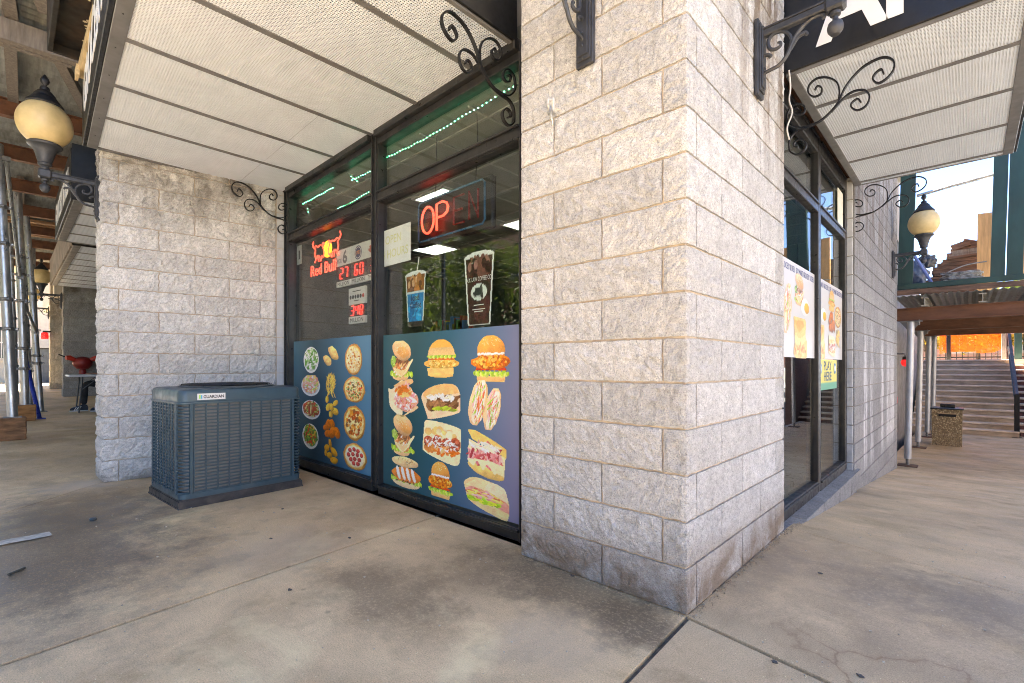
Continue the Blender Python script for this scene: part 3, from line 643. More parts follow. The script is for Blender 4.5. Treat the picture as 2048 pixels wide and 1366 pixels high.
def make_lamp():
    t = thing('wall_lamp', (0, 0, 0), 'x', 'lamp', 'wall lamps with amber globes')
    g = G(); g.box((0, -.052, -.225), (.022, .052, .205), .004); g.box((.021, -.042, -.20), (.032, .042, .18), .003); g.box((.031, -.03, -.18), (.04, .03, .16), .003)
    wp = g.build('wall_plate', M_cast, t)
    for z in (-.19, .17): G().lathe([(.007, .02), (.007, .036), (.003, .039)], (0, 0, z), 8, 0).build('bolt', M_cast, wp)
    G().box((.03, -.02, .105), (.35, .02, .145), .006).box((.03, -.026, .142), (.35, .026, .152), .002).build('arm', M_cast, t)
    for k, pts in LS.items():
        P = [(p[0], 0, p[1]) for p in spl(pts, 4)]; n = len(P)
        G().tube(P, [.0095*(.65+.5*math.sin(math.pi*i/n)) for i in range(n)], 7).build('scroll', M_cast, t, True)
    G().box((.335, -.038, .085), (.425, .038, .165), .012).build('arm_end', M_cast, t)
    G().lathe([(.004, -.045), (.02, -.04), (.034, -.02), (.038, 0), (.032, .022), (.014, .038), (.012, .055), (.024, .062), (.026, .075), (.02, .085)], (.38, 0, 0), 16).build('ball_finial', M_cast, t, True)
    G().lathe([(.028, .16), (.034, .175), (.03, .19), (.046, .20), (.05, .215), (.046, .225), (.055, .25), (.064, .29), (.078, .33), (.098, .36), (.118, .372), (.122, .385), (.112, .397), (.09, .40)], (.38, 0, 0), 24).build('socket_cup', M_cast, t, True)
    pr = []
    for i in range(15):
        a = -1.02+2.02*i/14; pr.append((.195*math.cos(a), .575+.205*math.sin(a)))
    G().lathe(pr, (.38, 0, 0), 32).build('globe', M_globe, t, True)
    M_cap = mat('dark_lamp_cap', (.02, .02, .022), .5, .3, var=.3, vs=14)
    G().lathe([(.126, .735), (.132, .745), (.128, .757), (.105, .785), (.085, .815), (.078, .822), (.076, .835), (.05, .87), (.034, .88), (.036, .895), (.03, .91), (.016, .918)], (.38, 0, 0), 24).build('cap', M_cap, t, True)
    G().lathe([(.01, .915), (.012, .93), (.026, .95), (.03, .97), (.022, .995), (.01, 1.015), (.003, 1.025)], (.38, 0, 0), 14, 2, 6, .12).build('cap_finial', M_cap, t, True)
    return t
lamp = make_lamp()
lamp.location = (-5.17, -1.435, 2.71); lamp.rotation_euler = (0, 0, R(-90)); lamp['label'] = 'large amber globe wall lamp on the outer edge of the wing wall'
copy_thing(lamp, (.012, .93, 2.86), 0, 'wall lamp on the right face of the corner pier, only its bracket in view')
copy_thing(lamp, (-.515, -.012, 2.84), R(-90), 'wall lamp plate and scroll cut off at the top of the corner pier, left face')
copy_thing(lamp, (.01, 7.66, 2.72), 0, 'amber globe wall lamp on the side street wall against the sky')
copy_thing(lamp, (-15.98, -1.08, 2.78), R(-90), 'small distant amber globe lamp beyond the scaffold poles')
copy_thing(lamp, (-21.5, -1.08, 2.9), R(-90), 'farthest amber globe lamp, half hidden by the scaffold')
# hook on the pier
t = thing('wall_hook', (-.735, -.01, 2.40), 'small white painted steel hook bracket on the corner pier', 'hook')
M_wp = mat('chipped_white_paint', (.62, .60, .56), .6, var=.2, vs=30, dirt=.4)
G().box((-.75, -.022, 2.47), (-.722, -.004, 2.545), .004).build('plate', M_wp, t)
G().tube([(-.736, -.02, 2.53), (-.736, -.05, 2.52), (-.736, -.055, 2.49), (-.736, -.03, 2.475)], .007, 8).build('staple', M_wp, t, True)
G().tube([(-.73, -.04, 2.485), (-.726, -.045, 2.46), (-.722, -.045, 2.43), (-.722, -.03, 2.405), (-.73, -.02, 2.39)], .0065, 8).build('clevis', mat('galvanised', (.45, .45, .44), .4, .8, var=.2, vs=30), t, True)
G().lathe([(.011, -.012), (.011, .012)], (-.727, -.045, 2.45), 10, 0).build('pin', MC['galvanised'], t, True)
# white cable at the edge of the pier
P = spl([(.03, 1.535, 3.06), (.035, 1.55, 2.95), (.03, 1.54, 2.86), (.045, 1.55, 2.78), (.02, 1.53, 2.68), (.03, 1.54, 2.60)], 6)
tag(G().tube(P, .005, 6).build('cable', mat('white_cable', (.65, .62, .56), .5), None, True), 'white cable hanging at the right edge of the corner pier', 'cable')

# ================================================================ air conditioning unit
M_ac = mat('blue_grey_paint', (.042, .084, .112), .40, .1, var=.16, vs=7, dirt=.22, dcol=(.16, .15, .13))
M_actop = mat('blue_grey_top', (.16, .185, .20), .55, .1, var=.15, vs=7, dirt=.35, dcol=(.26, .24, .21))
M_fin = mat('condenser_fins', (.25, .24, .225), .6, .1, var=.35, vs=14, stretch=(1, 1, 40), dirt=.3)
M_acin = mat('ac_dark', (.012, .012, .013), .8)
AC0 = Vector((-3.43, -1.165, 0)); aa = R(4.0)      # near front corner of the base pad; turned a few degrees
au = Vector((-math.sin(aa)*1.0, math.cos(aa), 0)); av = Vector((-math.cos(aa), -math.sin(aa), 0))   # along the front, and back to the wing wall
AW, AD = .985, .80
ac = thing('air_conditioner', AC0+au*AW/2+av*AD/2, 'blue grey outdoor air conditioning unit with louvred sides in front of the wing wall', 'air conditioner')
def acp(a, b, z): return AC0+au*a+av*b+Vector((0, 0, z))
def acbox(g, a0, a1, b0, b1, z0, z1): return g.obox(acp((a0+a1)/2, (b0+b1)/2, (z0+z1)/2), au*(a1-a0)/2, av*(b1-b0)/2, Vector((0, 0, (z1-z0)/2)))
g = G(); acbox(g, .012, AW-.012, .012, AD-.012, .0, .056); acbox(g, .02, AW-.02, .02, AD-.02, .056, .068); acbox(g, .006, AW-.006, .006, AD-.006, .0, .012)
g.build('base_pad', mat('dark_plastic_pad', (.035, .033, .036), .6, var=.4, vs=8, dirt=.5, dcol=(.14, .12, .1)), ac)
I = .022; ZB0, ZT = .078, .80
def rr_ring(inset, r, z, n=6):
    """rounded rectangle ring of the cabinet"""
    a0, a1, b0, b1 = I+inset, AW-I-inset, I+inset, AD-I-inset; P = []
    for (ca, cb, s0) in ((a1-r, b1-r, 0), (a0+r, b1-r, 90), (a0+r, b0+r, 180), (a1-r, b0+r, 270)):
        for i in range(n+1):
            th = R(s0+90*i/n); P.append(acp(ca+r*math.cos(th), cb+r*math.sin(th), z))
    return P
def loft(name, rings, m, parent, cap=True, smooth=True):
    n = len(rings[0]); vs = [p[:] for r_ in rings for p in r_]
    fs = [(i*n+k, i*n+(k+1) % n, (i+1)*n+(k+1) % n, (i+1)*n+k) for i in range(len(rings)-1) for k in range(n)]
    if cap: fs += [tuple(range(n))[::-1], tuple((len(rings)-1)*n+k for k in range(n))]
    g = G(); g.raw(vs, fs); return g.build(name, m, parent, smooth)
loft('base_tray', [rr_ring(.0, .05, .066), rr_ring(-.004, .05, .07), rr_ring(-.004, .05, .105), rr_ring(.002, .05, .112)], M_ac, ac)
loft('coil', [rr_ring(.035, .05, .1), rr_ring(.035, .05, .82)], M_fin, ac)
top = loft('top_cover', [rr_ring(-.004, .06, .795), rr_ring(-.008, .06, .80), rr_ring(-.008, .06, .812), rr_ring(-.003, .06, .818), rr_ring(-.003, .06, .886), rr_ring(.004, .06, .904), rr_ring(.02, .06, .913), rr_ring(.05, .05, .916), rr_ring(.12, .04, .917)], M_ac, ac)
# louvre bars: each side panel is a net of horizontal slats joined by thin uprights
ns = 26; dz = (ZT-.115)/ns
def side_panel(nm, org, du, out, length, ups):
    g = G()
    for i in range(ns+1):
        z = .115+dz*i; c = org+du*length/2+Vector((0, 0, z))
        g.obox(c, du*length/2, out*.006, Vector((0, 0, .0048)))
    nu = ups; cw = length/nu
    pan = g.build('louvre_slats', M_ac, ac)
    for j in range(nu+1):
        g = G()
        g.obox(org+du*(cw*j)+out*.004+Vector((0, 0, (.115+ZT)/2)), du*.0045, out*.0055, Vector((0, 0, (ZT-.105)/2)))
        g.build('upright', M_ac, pan)
    return pan
side_panel('front', acp(.115, I, 0), au, -av, AW-.23, 9)
side_panel('left', acp(I, .115, 0), av, -au, AD-.23, 8)
side_panel('right', acp(AW-I, .115, 0), av, au, AD-.23, 8)
for (a, b) in ((I+.012, I+.012), (AW-I-.012, I+.012), (I+.012, AD-I-.012), (AW-I-.012, AD-I-.012)):
    sa = 1 if a < .5 else -1; sb = 1 if b < .5 else -1
    g = G()
    for i in range(ns+1):
        z = .115+dz*i
        ring = [acp(a+sa*.06, b-sb*.012, z), acp(a+sa*.03, b-sb*.012, z), acp(a+sa*.006, b-sb*.006, z), acp(a-sa*.006, b+sb*.006, z), acp(a-sa*.012, b+sb*.03, z), acp(a-sa*.012, b+sb*.06, z)]
        g.tube(ring, .006, 5)
    cp = g.build('corner_louvre', M_ac, ac)
    for (da, db) in ((.062, -.013), (-.013, .062)):
        G().obox(acp(a+sa*da, b+sb*db, (.1+ZT)/2), au*.009, av*.009, Vector((0, 0, (ZT-.1)/2))).build('upright', M_ac, cp)
# fan grille on top
g = G(); cc = acp(AW/2, AD/2, .918)
for k in range(11):
    r = .05+.0285*k; g.tube([cc+Vector((r*math.cos(a*math.pi/18), r*math.sin(a*math.pi/18), .022+.006*math.cos(k/10*1.57))) for a in range(37)], .0028, 5, False)
for k in range(16):
    a = k*math.pi/8; g.tube([cc+Vector((.03*math.cos(a), .03*math.sin(a), .03)), cc+Vector((.345*math.cos(a), .345*math.sin(a), .02)), cc+Vector((.355*math.cos(a), .355*math.sin(a), -.0))], .0035, 5)
g.lathe([(.07, .028), (.07, .034)], cc, 20)
g.build('fan_grille', mat('grille_black', (.012, .012, .012), .5, var=.2), ac)
G().lathe([(.345, .0), (.345, .003)], cc, 32).build('fan_well', M_acin, top)
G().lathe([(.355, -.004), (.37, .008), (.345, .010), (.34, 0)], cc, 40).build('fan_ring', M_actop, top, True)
bd = part_empty('badge', acp(.2, .03, .84), ac)
def lab(a0, a1, z0, z1, m, off=.0): return acbox(G(), a0, a1, I-.0115-off, I-.008, z0, z1)
lab(.135, .335, .828, .878, None).build('badge_plate', mat('white_badge', (.72, .72, .72), .35, var=.03), bd)
lab(.146, .158, .838, .870, None, .001).build('badge_mark', mat('badge_green', (.35, .6, .12), .4), bd)
lab(.160, .170, .838, .866, None, .001).build('badge_mark', mat('badge_blue', (.04, .35, .6), .4), bd)
text('badge_lettering', 'GUARDIAN', mat('badge_black', (.01, .01, .01), .5), acp(.178, I-.0118, .8415), au, (0, 0, 1), .023, .145, bd, .0006, bold=.025)
# ================================================================ printed food posters (flat prints)
class Cv:
    """a small print: colour + alpha on an n x n grid, v upwards"""
    def __init__(s, n=58, seed=0):
        s.n = n; a = (np.arange(n)+.5)/n; s.U, s.V = np.meshgrid(a, a); s.c = np.zeros((n, n, 3)); s.a = np.zeros((n, n), bool); s.r = np.random.RandomState(seed)
    def nz(s, k):
        m = s.r.rand(k+3, k+3); x = s.U*k; y = s.V*k; i = x.astype(int); j = y.astype(int); fx, fy = x-i, y-j
        fx = fx*fx*(3-2*fx); fy = fy*fy*(3-2*fy)
        return (m[j, i]*(1-fx)+m[j, i+1]*fx)*(1-fy)+(m[j+1, i]*(1-fx)+m[j+1, i+1]*fx)*fy
    def put(s, mask, col, var=.12, k=9, keep=False, light=None):
        if keep: mask = mask & s.a
        f = 1+var*2*(s.nz(k)-.5)+var*(s.nz(k*3)-.5)
        if light is not None: f = f*light
        cc = np.array(col)[None, None, :]*f[:, :, None]
        s.c[mask] = cc[mask]
        if not keep: s.a |= mask
    def ell(s, cx, cy, rx, ry, col, rot=0, wob=0, var=.12, k=9, keep=False, shade=.25):
        t = R(rot); dx, dy = s.U-cx, s.V-cy; x = (dx*math.cos(t)+dy*math.sin(t))/rx; y = (-dx*math.sin(t)+dy*math.cos(t))/ry
        d = np.sqrt(x*x+y*y)+(wob*(s.nz(7)-.5)*2 if wob else 0)
        s.put(d < 1, col, var, k, keep, 1+shade*(-(x*.35-y*.65))-.15*shade*d**4); return d
    def bits(s, cx, cy, rx, ry, cols, n, size, asp=1., keep=True, rot=None, shade=.2, inside=.9):
        for _ in range(n):
            r_, th = math.sqrt(s.r.rand())*inside, s.r.rand()*6.28
            c = cols[s.r.randint(len(cols))]; z = size*(.6+.8*s.r.rand())
            s.ell(cx+rx*r_*math.cos(th), cy+ry*r_*math.sin(th), z*asp, z/asp, np.array(c)*(.8+.4*s.r.rand()), s.r.rand()*180 if rot is None else rot+s.r.randn()*14, .2, .1, 8, keep, shade)
    def poly(s, P, col, var=.12, k=9, keep=False, light=None):
        if len(P) >= 5: Q = [P[-1]]+list(P)+[P[0]]; P = [tuple(q) for q in spl(Q, 5)[5:-6]]
        m = np.zeros_like(s.a); n = len(P)
        for i in range(n):
            (x0, y0), (x1, y1) = P[i], P[(i+1) % n]
            if y0 == y1: continue
            m ^= ((s.V > y0) != (s.V > y1)) & (s.U < (x1-x0)*(s.V-y0)/(y1-y0)+x0)
        s.put(m, col, var, k, keep, light); return m
BUN = (.78, .36, .11); BUNL = (.90, .62, .30); CRUMB = (.88, .72, .48); LETT = (.34, .55, .06); RED = (.62, .07, .02); ORG = (.75, .20, .025); CHS = (.92, .70, .25); HAM = (.80, .36, .30); WHT = (.88, .85, .78); BRN = (.16, .07, .03); GRN = (.10, .26, .04)
def pizza(c, st):
    c.ell(.5, .5, .49, .49, (.52, .25, .08), 0, .04, .25, 10, shade=.3); c.ell(.5, .5, .43, .43, (.80, .50, .16), 0, .05, .2, 12, True); c.ell(.5, .5, .40, .40, (.85, .68, .36), 0, .08, .2, 14, True)
    if st == 0: c.bits(.5, .5, .4, .4, [(.9, .78, .5), (.8, .45, .15), (.5, .16, .04), (.92, .84, .62)], 150, .028)
    if st == 1: c.bits(.5, .5, .4, .4, [RED, (.85, .7, .4), (.12, .10, .04), (.2, .3, .06), ORG, (.9, .8, .6)], 190, .026)
    if st == 2: c.bits(.5, .5, .4, .4, [(.55, .12, .04), (.9, .75, .4), (.28, .12, .05), (.85, .35, .08)], 130, .042)
    if st == 3:
        c.ell(.5, .52, .38, .36, (.90, .78, .58), 0, .06, .15, 12, True)
        for x, y in ((.3, .7), (.47, .76), (.63, .73), (.24, .53), (.42, .58), (.6, .58), (.77, .6), (.33, .38), (.5, .42), (.68, .42), (.45, .26), (.62, .27)):
            c.ell(x, y, .075, .08, (.45, .05, .04), 0, .12, .25, 9, True, .4); c.ell(x, y+.01, .055, .058, (.62, .10, .08), 0, .12, .3, 9, True)
def salad(c, st):
    c.ell(.5, .5, .48, .48, (.82, .83, .82), 0, 0, .04, 4, shade=.2); c.ell(.5, .53, .42, .42, (.62, .64, .62), 0, 0, .04, 4, True)
    P = [[GRN, (.2, .42, .12), (.75, .8, .68), (.35, .5, .2), (.85, .86, .8)], [(.82, .35, .25), WHT, (.85, .5, .4), (.45, .6, .15), (.8, .65, .2)], [(.5, .10, .04), GRN, (.3, .06, .03), (.75, .6, .3), (.4, .5, .12)], [GRN, (.2, .4, .06), RED, (.8, .55, .1), (.06, .16, .03)]][st]
    up = .06 if st == 1 else 0
    c.ell(.5, .54+up, .40, .38+up, np.array(P[0]), 0, .15, .3, 9, st != 1)
    c.bits(.5, .54+up, .40, .38+up, P, 130, .045, 1.5, keep=(st != 1), inside=.92)
    if st == 2:
        for i in range(5): c.ell(.38+.06*i, .5, .035, .26, ((.55, .16, .08), (.45, .08, .04), (.62, .62, .3))[i % 3], 10-6*i, .15, .2, 9, True)
def fries(c, st):
    for i in range(70):
        x = .5+.33*(c.r.rand()-.5)*1.6; y = .5+.62*(c.r.rand()-.5)*(1-abs(x-.5)); a = 75+c.r.randn()*22-(x-.5)*60
        c.ell(x, y, .17, .028, np.array((.86, .56, .16))*(.7+.5*c.r.rand()), a, .05, .12, 8, shade=.5)
    for x, a in ((.35, 40), (.6, -50), (.75, 120)): c.ell(x, .09, .16, .032, (.85, .52, .14), a, .05, .12, 8, shade=.5)
def lumps(c, st):
    P = {0: ([(.3, .3, .30, .19, -58), (.62, .62, .40, .21, -55)], (.80, .52, .22)), 1: ([(.2, .85, .18, .13, 80), (.75, .7, .2, .13, 30), (.3, .5, .22, .16, 40), (.75, .33, .22, .17, -20), (.45, .16, .16, .14, 60), (.5, .5, .14, .2, 10)], (.75, .46, .10)),
         2: ([(.28, .62, .15, .34, -12), (.55, .72, .15, .27, 15), (.15, .5, .13, .16, 0), (.8, .35, .18, .3, 12), (.3, .22, .22, .18, 20), (.55, .3, .18, .28, -10)], (.55, .17, .035)),
         3: ([(.42, .82, .11, .2, 12), (.2, .6, .17, .18, -30), (.68, .5, .26, .16, -35), (.38, .32, .2, .15, 10), (.7, .15, .26, .15, 10), (.12, .36, .1, .14, 0)], (.66, .33, .06))}[st]
    for x, y, a, b, r_ in P[0]:
        d = c.ell(x, y, a, b, P[1], r_, .12, .22, 10, shade=.7); c.ell(x-.02, y+.03, a*.6, b*.5, np.array(P[1])*1.2, r_, .3, .25, 12, True)
def lettuce(c, y, x0, x1, h=.06):
    for i in range(22): c.ell(x0+(x1-x0)*i/21, y+.02*math.sin(i*2.1), .045, h*(.7+.5*c.r.rand()), np.array(((.45, .62, .08), (.28, .48, .06), (.6, .72, .2))[i % 3]), c.r.rand()*90, .25, .25, 12)
def burger(c, st):
    if st == 2:   # big chicken burger
        c.poly([(.17, .0), (.83, .0), (.86, .14), (.14, .14)], (.86, .52, .24)); c.ell(.5, .06, .34, .07, (.84, .50, .22)); lettuce(c, .18, .1, .9); c.poly([(.12, .24), (.88, .24), (.86, .31), (.14, .31)], RED, .3)
        c.ell(.5, .43, .48, .16, (.72, .21, .02), 0, .12, .4, 12, shade=.3); c.bits(.5, .43, .46, .14, [(.85, .30, .04), (.5, .11, .01), (.92, .5, .14)], 80, .03)
        for i in range(7): c.ell(.25+.08*i, .60+.01*(i % 2), .06, .035, WHT, 0, .2)
        c.ell(.5, .66, .34, .33, BUN, 0, .02, .12, 8, shade=.55); c.a[(c.V < .60) & (abs(c.U-.5) > .5)] = False
        m = (c.V < .60) & (c.V > .3) & (np.sqrt(((c.U-.5)/.34)**2+((c.V-.66)/.33)**2) < 1); c.put(m, (.72, .22, .025), .4, 12); c.bits(.5, .46, .42, .12, [(.85, .30, .04), (.5, .11, .01), (.92, .5, .14)], 70, .03)
        for i in range(8): c.ell(.22+.08*i, .585+.01*(i % 2), .055, .028, WHT, 0, .2)
        c.bits(.5, .84, .26, .1, [(.95, .75, .45)], 40, .008)
    elif st == 1:
        c.poly([(.14, .05), (.82, .05), (.84, .25), (.12, .25)], (.86, .55, .22)); c.ell(.48, .06, .34, .06, (.85, .53, .2))
        c.ell(.5, .37, .49, .13, (.80, .48, .14), 0, .08, .25, 14, shade=.35); c.bits(.5, .37, .46, .11, [(.92, .64, .26), (.6, .3, .06)], 70, .022)
        c.poly([(.14, .46), (.86, .46), (.84, .52), (.16, .52)], (.70, .18, .05), .4); lettuce(c, .55, .14, .86, .04)
        m = (np.sqrt(((c.U-.5)/.36)**2+((c.V-.57)/.42)**2) < 1) & (c.V > .57); c.put(m, BUNL, .06, 5, light=.75+.9*np.clip(.75-c.V, 0, 1)); m2 = m & (c.V > .78); c.put(m2, (.82, .45, .13), .1, 5)
    else:
        c.ell(.45, .09, .34, .09, (.86, .55, .30)); lettuce(c, .17, .04, .94, .08); c.ell(.48, .36, .38, .24, (.78, .40, .16), 0, .12, .35, 10)
        c.bits(.48, .38, .38, .24, [(.85, .5, .3), (.66, .22, .08), WHT, (.4, .16, .06), (.82, .55, .25), (.72, .3, .12)], 110, .05, 1.8, rot=35); c.bits(.16, .5, .12, .12, [GRN, (.3, .5, .1), (.5, .65, .2)], 26, .05, keep=False)
        c.bits(.52, .52, .32, .05, [BRN, (.4, .18, .08), (.25, .1, .05)], 26, .05, 2.2, rot=50); c.poly([(.12, .34), (.5, .10), (.97, .48), (.92, .53), (.5, .2)], (.94, .74, .46), .06); c.poly([(.2, .3), (.5, .11), (.75, .3), (.5, .26)], (.90, .62, .34), .08)
        c.ell(.50, .76, .42, .245, (.84, .52, .28), -14, .03, .12, 7, shade=.55); c.ell(.56, .70, .25, .13, (.80, .42, .16), -14, .2, .12, 8, True, .3); c.bits(.5, .8, .32, .16, [(.95, .78, .52), (.75, .42, .2)], 60, .011)
def roll(c, st):
    if st == 0:
        c.poly([(.0, .72), (.15, .72), (.5, .95), (.5, .3), (.45, .02), (.1, .2), (.02, .45)], (.90, .74, .52), .1); c.poly([(.18, .80), (.7, 1.0), (.82, .97), (.8, .87), (.3, .66)], (.84, .50, .26), .15)
        c.ell(.6, .48, .38, .34, (.80, .42, .30), -20, .15, .3, 10); c.bits(.58, .5, .36, .32, [HAM, (.86, .5, .45), WHT, (.7, .16, .08), (.75, .35, .2), (.8, .3, .35)], 120, .05, 2.2)
        c.bits(.5, .66, .3, .12, [(.72, .22, .06), (.8, .5, .2)], 24, .06, 1.4); c.poly([(.42, .0), (.98, .34), (1, .27), (.45, -.02)], (.85, .6, .35))
    if st == 1:
        c.poly([(.0, .55), (.1, .78), (.4, .95), (.8, 1.0), (.98, .8), (1, .4), (.9, .22), (.25, .0), (.15, .1)], (.86, .62, .42), .1); c.poly([(.06, .62), (.12, .8), (.42, .95), (.8, .99), (.95, .8), (.85, .74), (.4, .66), (.1, .55)], (.82, .50, .22), .14)
        c.ell(.55, .48, .46, .17, (.20, .09, .04), 22, .2, .5, 10, True); c.bits(.55, .47, .42, .16, [BRN, (.3, .15, .07), (.12, .05, .02), (.4, .2, .1)], 90, .045, 1.5)
        c.bits(.52, .62, .36, .09, [WHT, (.9, .8, .6)], 45, .04, 1.5); c.bits(.62, .32, .3, .05, [(.45, .55, .08), (.3, .42, .05)], 18, .04, 1.6, rot=25)
    if st == 2:
        c.poly([(.05, .93), (.3, 1.0), (.95, .9), (1, .7), (.98, .2), (.9, .02), (.6, .03), (.05, .2), (.0, .4)], (.92, .76, .48), .1); c.bits(.5, .7, .4, .1, [(.85, .55, .22), (.93, .8, .5)], 30, .07)
        for i in range(4): c.ell(.16+.235*i, .47+.03*(i % 2), .125, .155, (.45, .10, .05), 0, .15, .4, 12, False, .6); c.bits(.16+.235*i, .5, .09, .1, [(.62, .2, .12), (.3, .06, .03)], 16, .03)
        c.bits(.5, .30, .46, .06, [ORG, (.75, .3, .1), (.85, .5, .25)], 50, .05, 1.5); c.bits(.5, .46, .44, .2, [WHT], 40, .028, 1.8)
    if st == 3:
        c.poly([(.05, .97), (.25, 1.0), (1, .68), (.99, .5), (.7, .62), (.08, .82)], (.88, .58, .20), .16); c.ell(.5, .17, .46, .15, (.88, .60, .22), -12, .04, .15, 8, shade=.5); c.poly([(.05, .38), (.95, .1), (.98, .5), (.08, .8)], (.90, .74, .44), .1)
        c.bits(.5, .48, .42, .20, [(.70, .16, .16), (.8, .3, .3), (.5, .07, .08), (.85, .45, .42)], 110, .055, 2.2, keep=False, inside=.95); c.bits(.5, .66, .4, .09, [WHT, (.93, .85, .6)], 50, .04, 2, rot=-20)
        c.poly([(.06, .36), (.2, .22), (.3, .34), (.45, .16), (.55, .3), (.72, .12), (.8, .24), (.9, .2), (.9, .3), (.5, .4)], (.93, .82, .5), .08)
    if st == 4:
        c.ell(.5, .16, .44, .16, (.88, .68, .42)); lettuce(c, .24, .04, .96, .08); c.ell(.5, .42, .46, .24, (.78, .25, .08), 0, .06, .3, 9)
        for i in range(4): c.ell(.26+.16*i, .45, .055, .22, WHT, 14, .05, .04); c.ell(.33+.16*i, .45, .028, .2, (.75, .22, .05), 14, .05)
        c.ell(.46, .82, .42, .17, (.86, .62, .34), 0, .06, .15, 9, shade=.4); c.bits(.46, .85, .36, .1, [(.95, .8, .5), (.7, .4, .15), (.2, .12, .06)], 40, .013); c.bits(.5, .2, .4, .05, [BRN], 14, .02)
    if st == 5:
        c.poly([(.0, .75), (.12, .93), (.3, 1.0), (.55, .97), (.85, .88), (.98, .55), (1.0, .3), (.97, .05), (.85, .0), (.3, .18), (.05, .4)], (.88, .64, .34), .12); c.poly([(.02, .6), (.95, .22), (.98, .34), (.9, .5), (.1, .78)], (.78, .35, .28), .3); c.bits(.48, .52, .44, .13, [HAM, (.85, .5, .5), (.7, .2, .1), CHS, (.9, .75, .2)], 80, .045, 2, rot=-18)
        c.bits(.45, .36, .44, .05, [LETT, (.65, .75, .1), (.5, .6, .1)], 40, .045, 1.5, rot=-18); c.poly([(.05, .72), (.35, .98), (.6, .9), (.5, .7), (.2, .72)], (.92, .70, .40), .12); c.poly([(.5, .72), (.62, .93), (.9, .85), (.96, .52), (.8, .55)], (.90, .72, .48), .1)
    if st == 6:
        c.ell(.5, .5, .30, .56, (.86, .60, .36), -24, .06, .15, 9); c.ell(.54, .5, .19, .5, (.88, .76, .6), -24, .15, .25, 9, True); c.bits(.53, .5, .2, .44, [HAM, WHT, (.75, .2, .08), LETT, (.9, .8, .4), (.8, .5, .5)], 110, .045, 2.6, rot=66)
        c.poly([(.78, .97), (.98, .6), (.72, .15), (.55, .02), (.85, .6)], (.82, .52, .26), .2, keep=True)
def egg(c, st): c.ell(.42, .5, .42, .46, (.88, .86, .82), 0, .1, .03, 5); c.ell(.58, .48, .26, .28, (.86, .46, .05), 0, .03, .12, 6, shade=.5)
def toast(c, st):
    c.poly([(.05, .98), (.75, 1), (.92, .9), (.9, .55), (1, .4), (.95, .02), (.1, .05), (.15, .5)], (.86, .55, .20), .2); c.poly([(.12, .9), (.7, .93), (.8, .8), (.4, .62)], (.80, .38, .10), .2, keep=True); c.poly([(.12, .55), (.5, .5), (.9, .62), (.95, .5), (.5, .3), (.1, .4)], (.92, .70, .30), .15, keep=True)
    c.bits(.5, .2, .45, .14, [(.8, .42, .12), (.6, .2, .05), (.9, .6, .25)], 50, .05, 1.6)
def print_item(c, name, cx, cz, wd, ht, parent, frame, pm, n_off, gain=1.):
    """turn the painted grid into a flat mesh on the poster"""
    ox, rt, up, nrm = frame; n = c.n
    keep = c.a
    idx = -np.ones((n, n), int); vs = []; ink = []
    for j in range(n):
        for i in range(n):
            if keep[j, i]:
                idx[j, i] = len(vs)
                p = ox+rt*(cx+((i+.5)/n-.5)*wd)+up*(cz+((j+.5)/n-.5)*ht)+nrm*n_off
                vs.append(tuple(p)); k3 = c.c[j, i]; g3 = k3.mean(); ink.append((*np.clip((g3+(k3-g3)*1.15)*1.15*gain*(.88+.24*c.r.rand()), .008, .92), 1))
    fs = []
    for j in range(n-1):
        for i in range(n-1):
            q = [idx[j, i], idx[j, i+1], idx[j+1, i+1], idx[j+1, i]]; q = [a for a in q if a >= 0]
            if len(q) >= 3: fs.append(tuple(int(a) for a in q))
    return addmesh(name, vs, fs, pm, parent, ink=ink)
PM = print_mat('poster_print')
def ink_sheet(name, frame, x0, x1, z0, z1, colf, parent, off=.0, n=24, label=None, cat=None):
    ox, rt, up, nrm = frame; vs = []; ink = []
    for j in range(n+1):
        for i in range(n+1):
            u, v = i/n, j/n; vs.append(tuple(ox+rt*(x0+(x1-x0)*u)+up*(z0+(z1-z0)*v)+nrm*off)); ink.append((*colf(u, v), 1))
    N_ = len(vs); vs += [tuple(np.array(p)-nrm*.0015) for p in vs]; ink += ink
    fs = [(j*(n+1)+i, j*(n+1)+i+1, (j+1)*(n+1)+i+1, (j+1)*(n+1)+i) for j in range(n) for i in range(n)]
    b = [i for i in range(n+1)]+[j*(n+1)+n for j in range(1, n+1)]+[n*(n+1)+i for i in range(n-1, -1, -1)]+[j*(n+1) for j in range(n-1, 0, -1)]
    fs += [(b[(i+1) % len(b)], b[i], b[i]+N_, b[(i+1) % len(b)]+N_) for i in range(len(b))]
    return addmesh(name, vs, fs, PM, parent, ink=ink)
def lerp(stops, t):
    xs = [s[0] for s in stops]; return tuple(float(np.interp(t, xs, [s[1][k] for s in stops])) for k in range(3))
FA = (np.array((0, .1935, 0.)), np.array((1., 0, 0)), np.array((0, 0, 1.)), np.array((0, -1., 0)))
pa = thing('food_poster', (-3.75, .19, .1), 'blue grey window poster of salads, fries, wings and pizzas beside the air conditioner', 'poster')
ink_sheet('poster_sheet', FA, -4.66, -2.895, .105, 1.372, lambda u, v: tuple(np.array(lerp([(0, (.06, .14, .19)), (.3, (.018, .05, .07)), (.55, (.035, .11, .18)), (1, (.115, .29, .46))], u))*(1+.5*(v-.3)*(1-u))), pa)
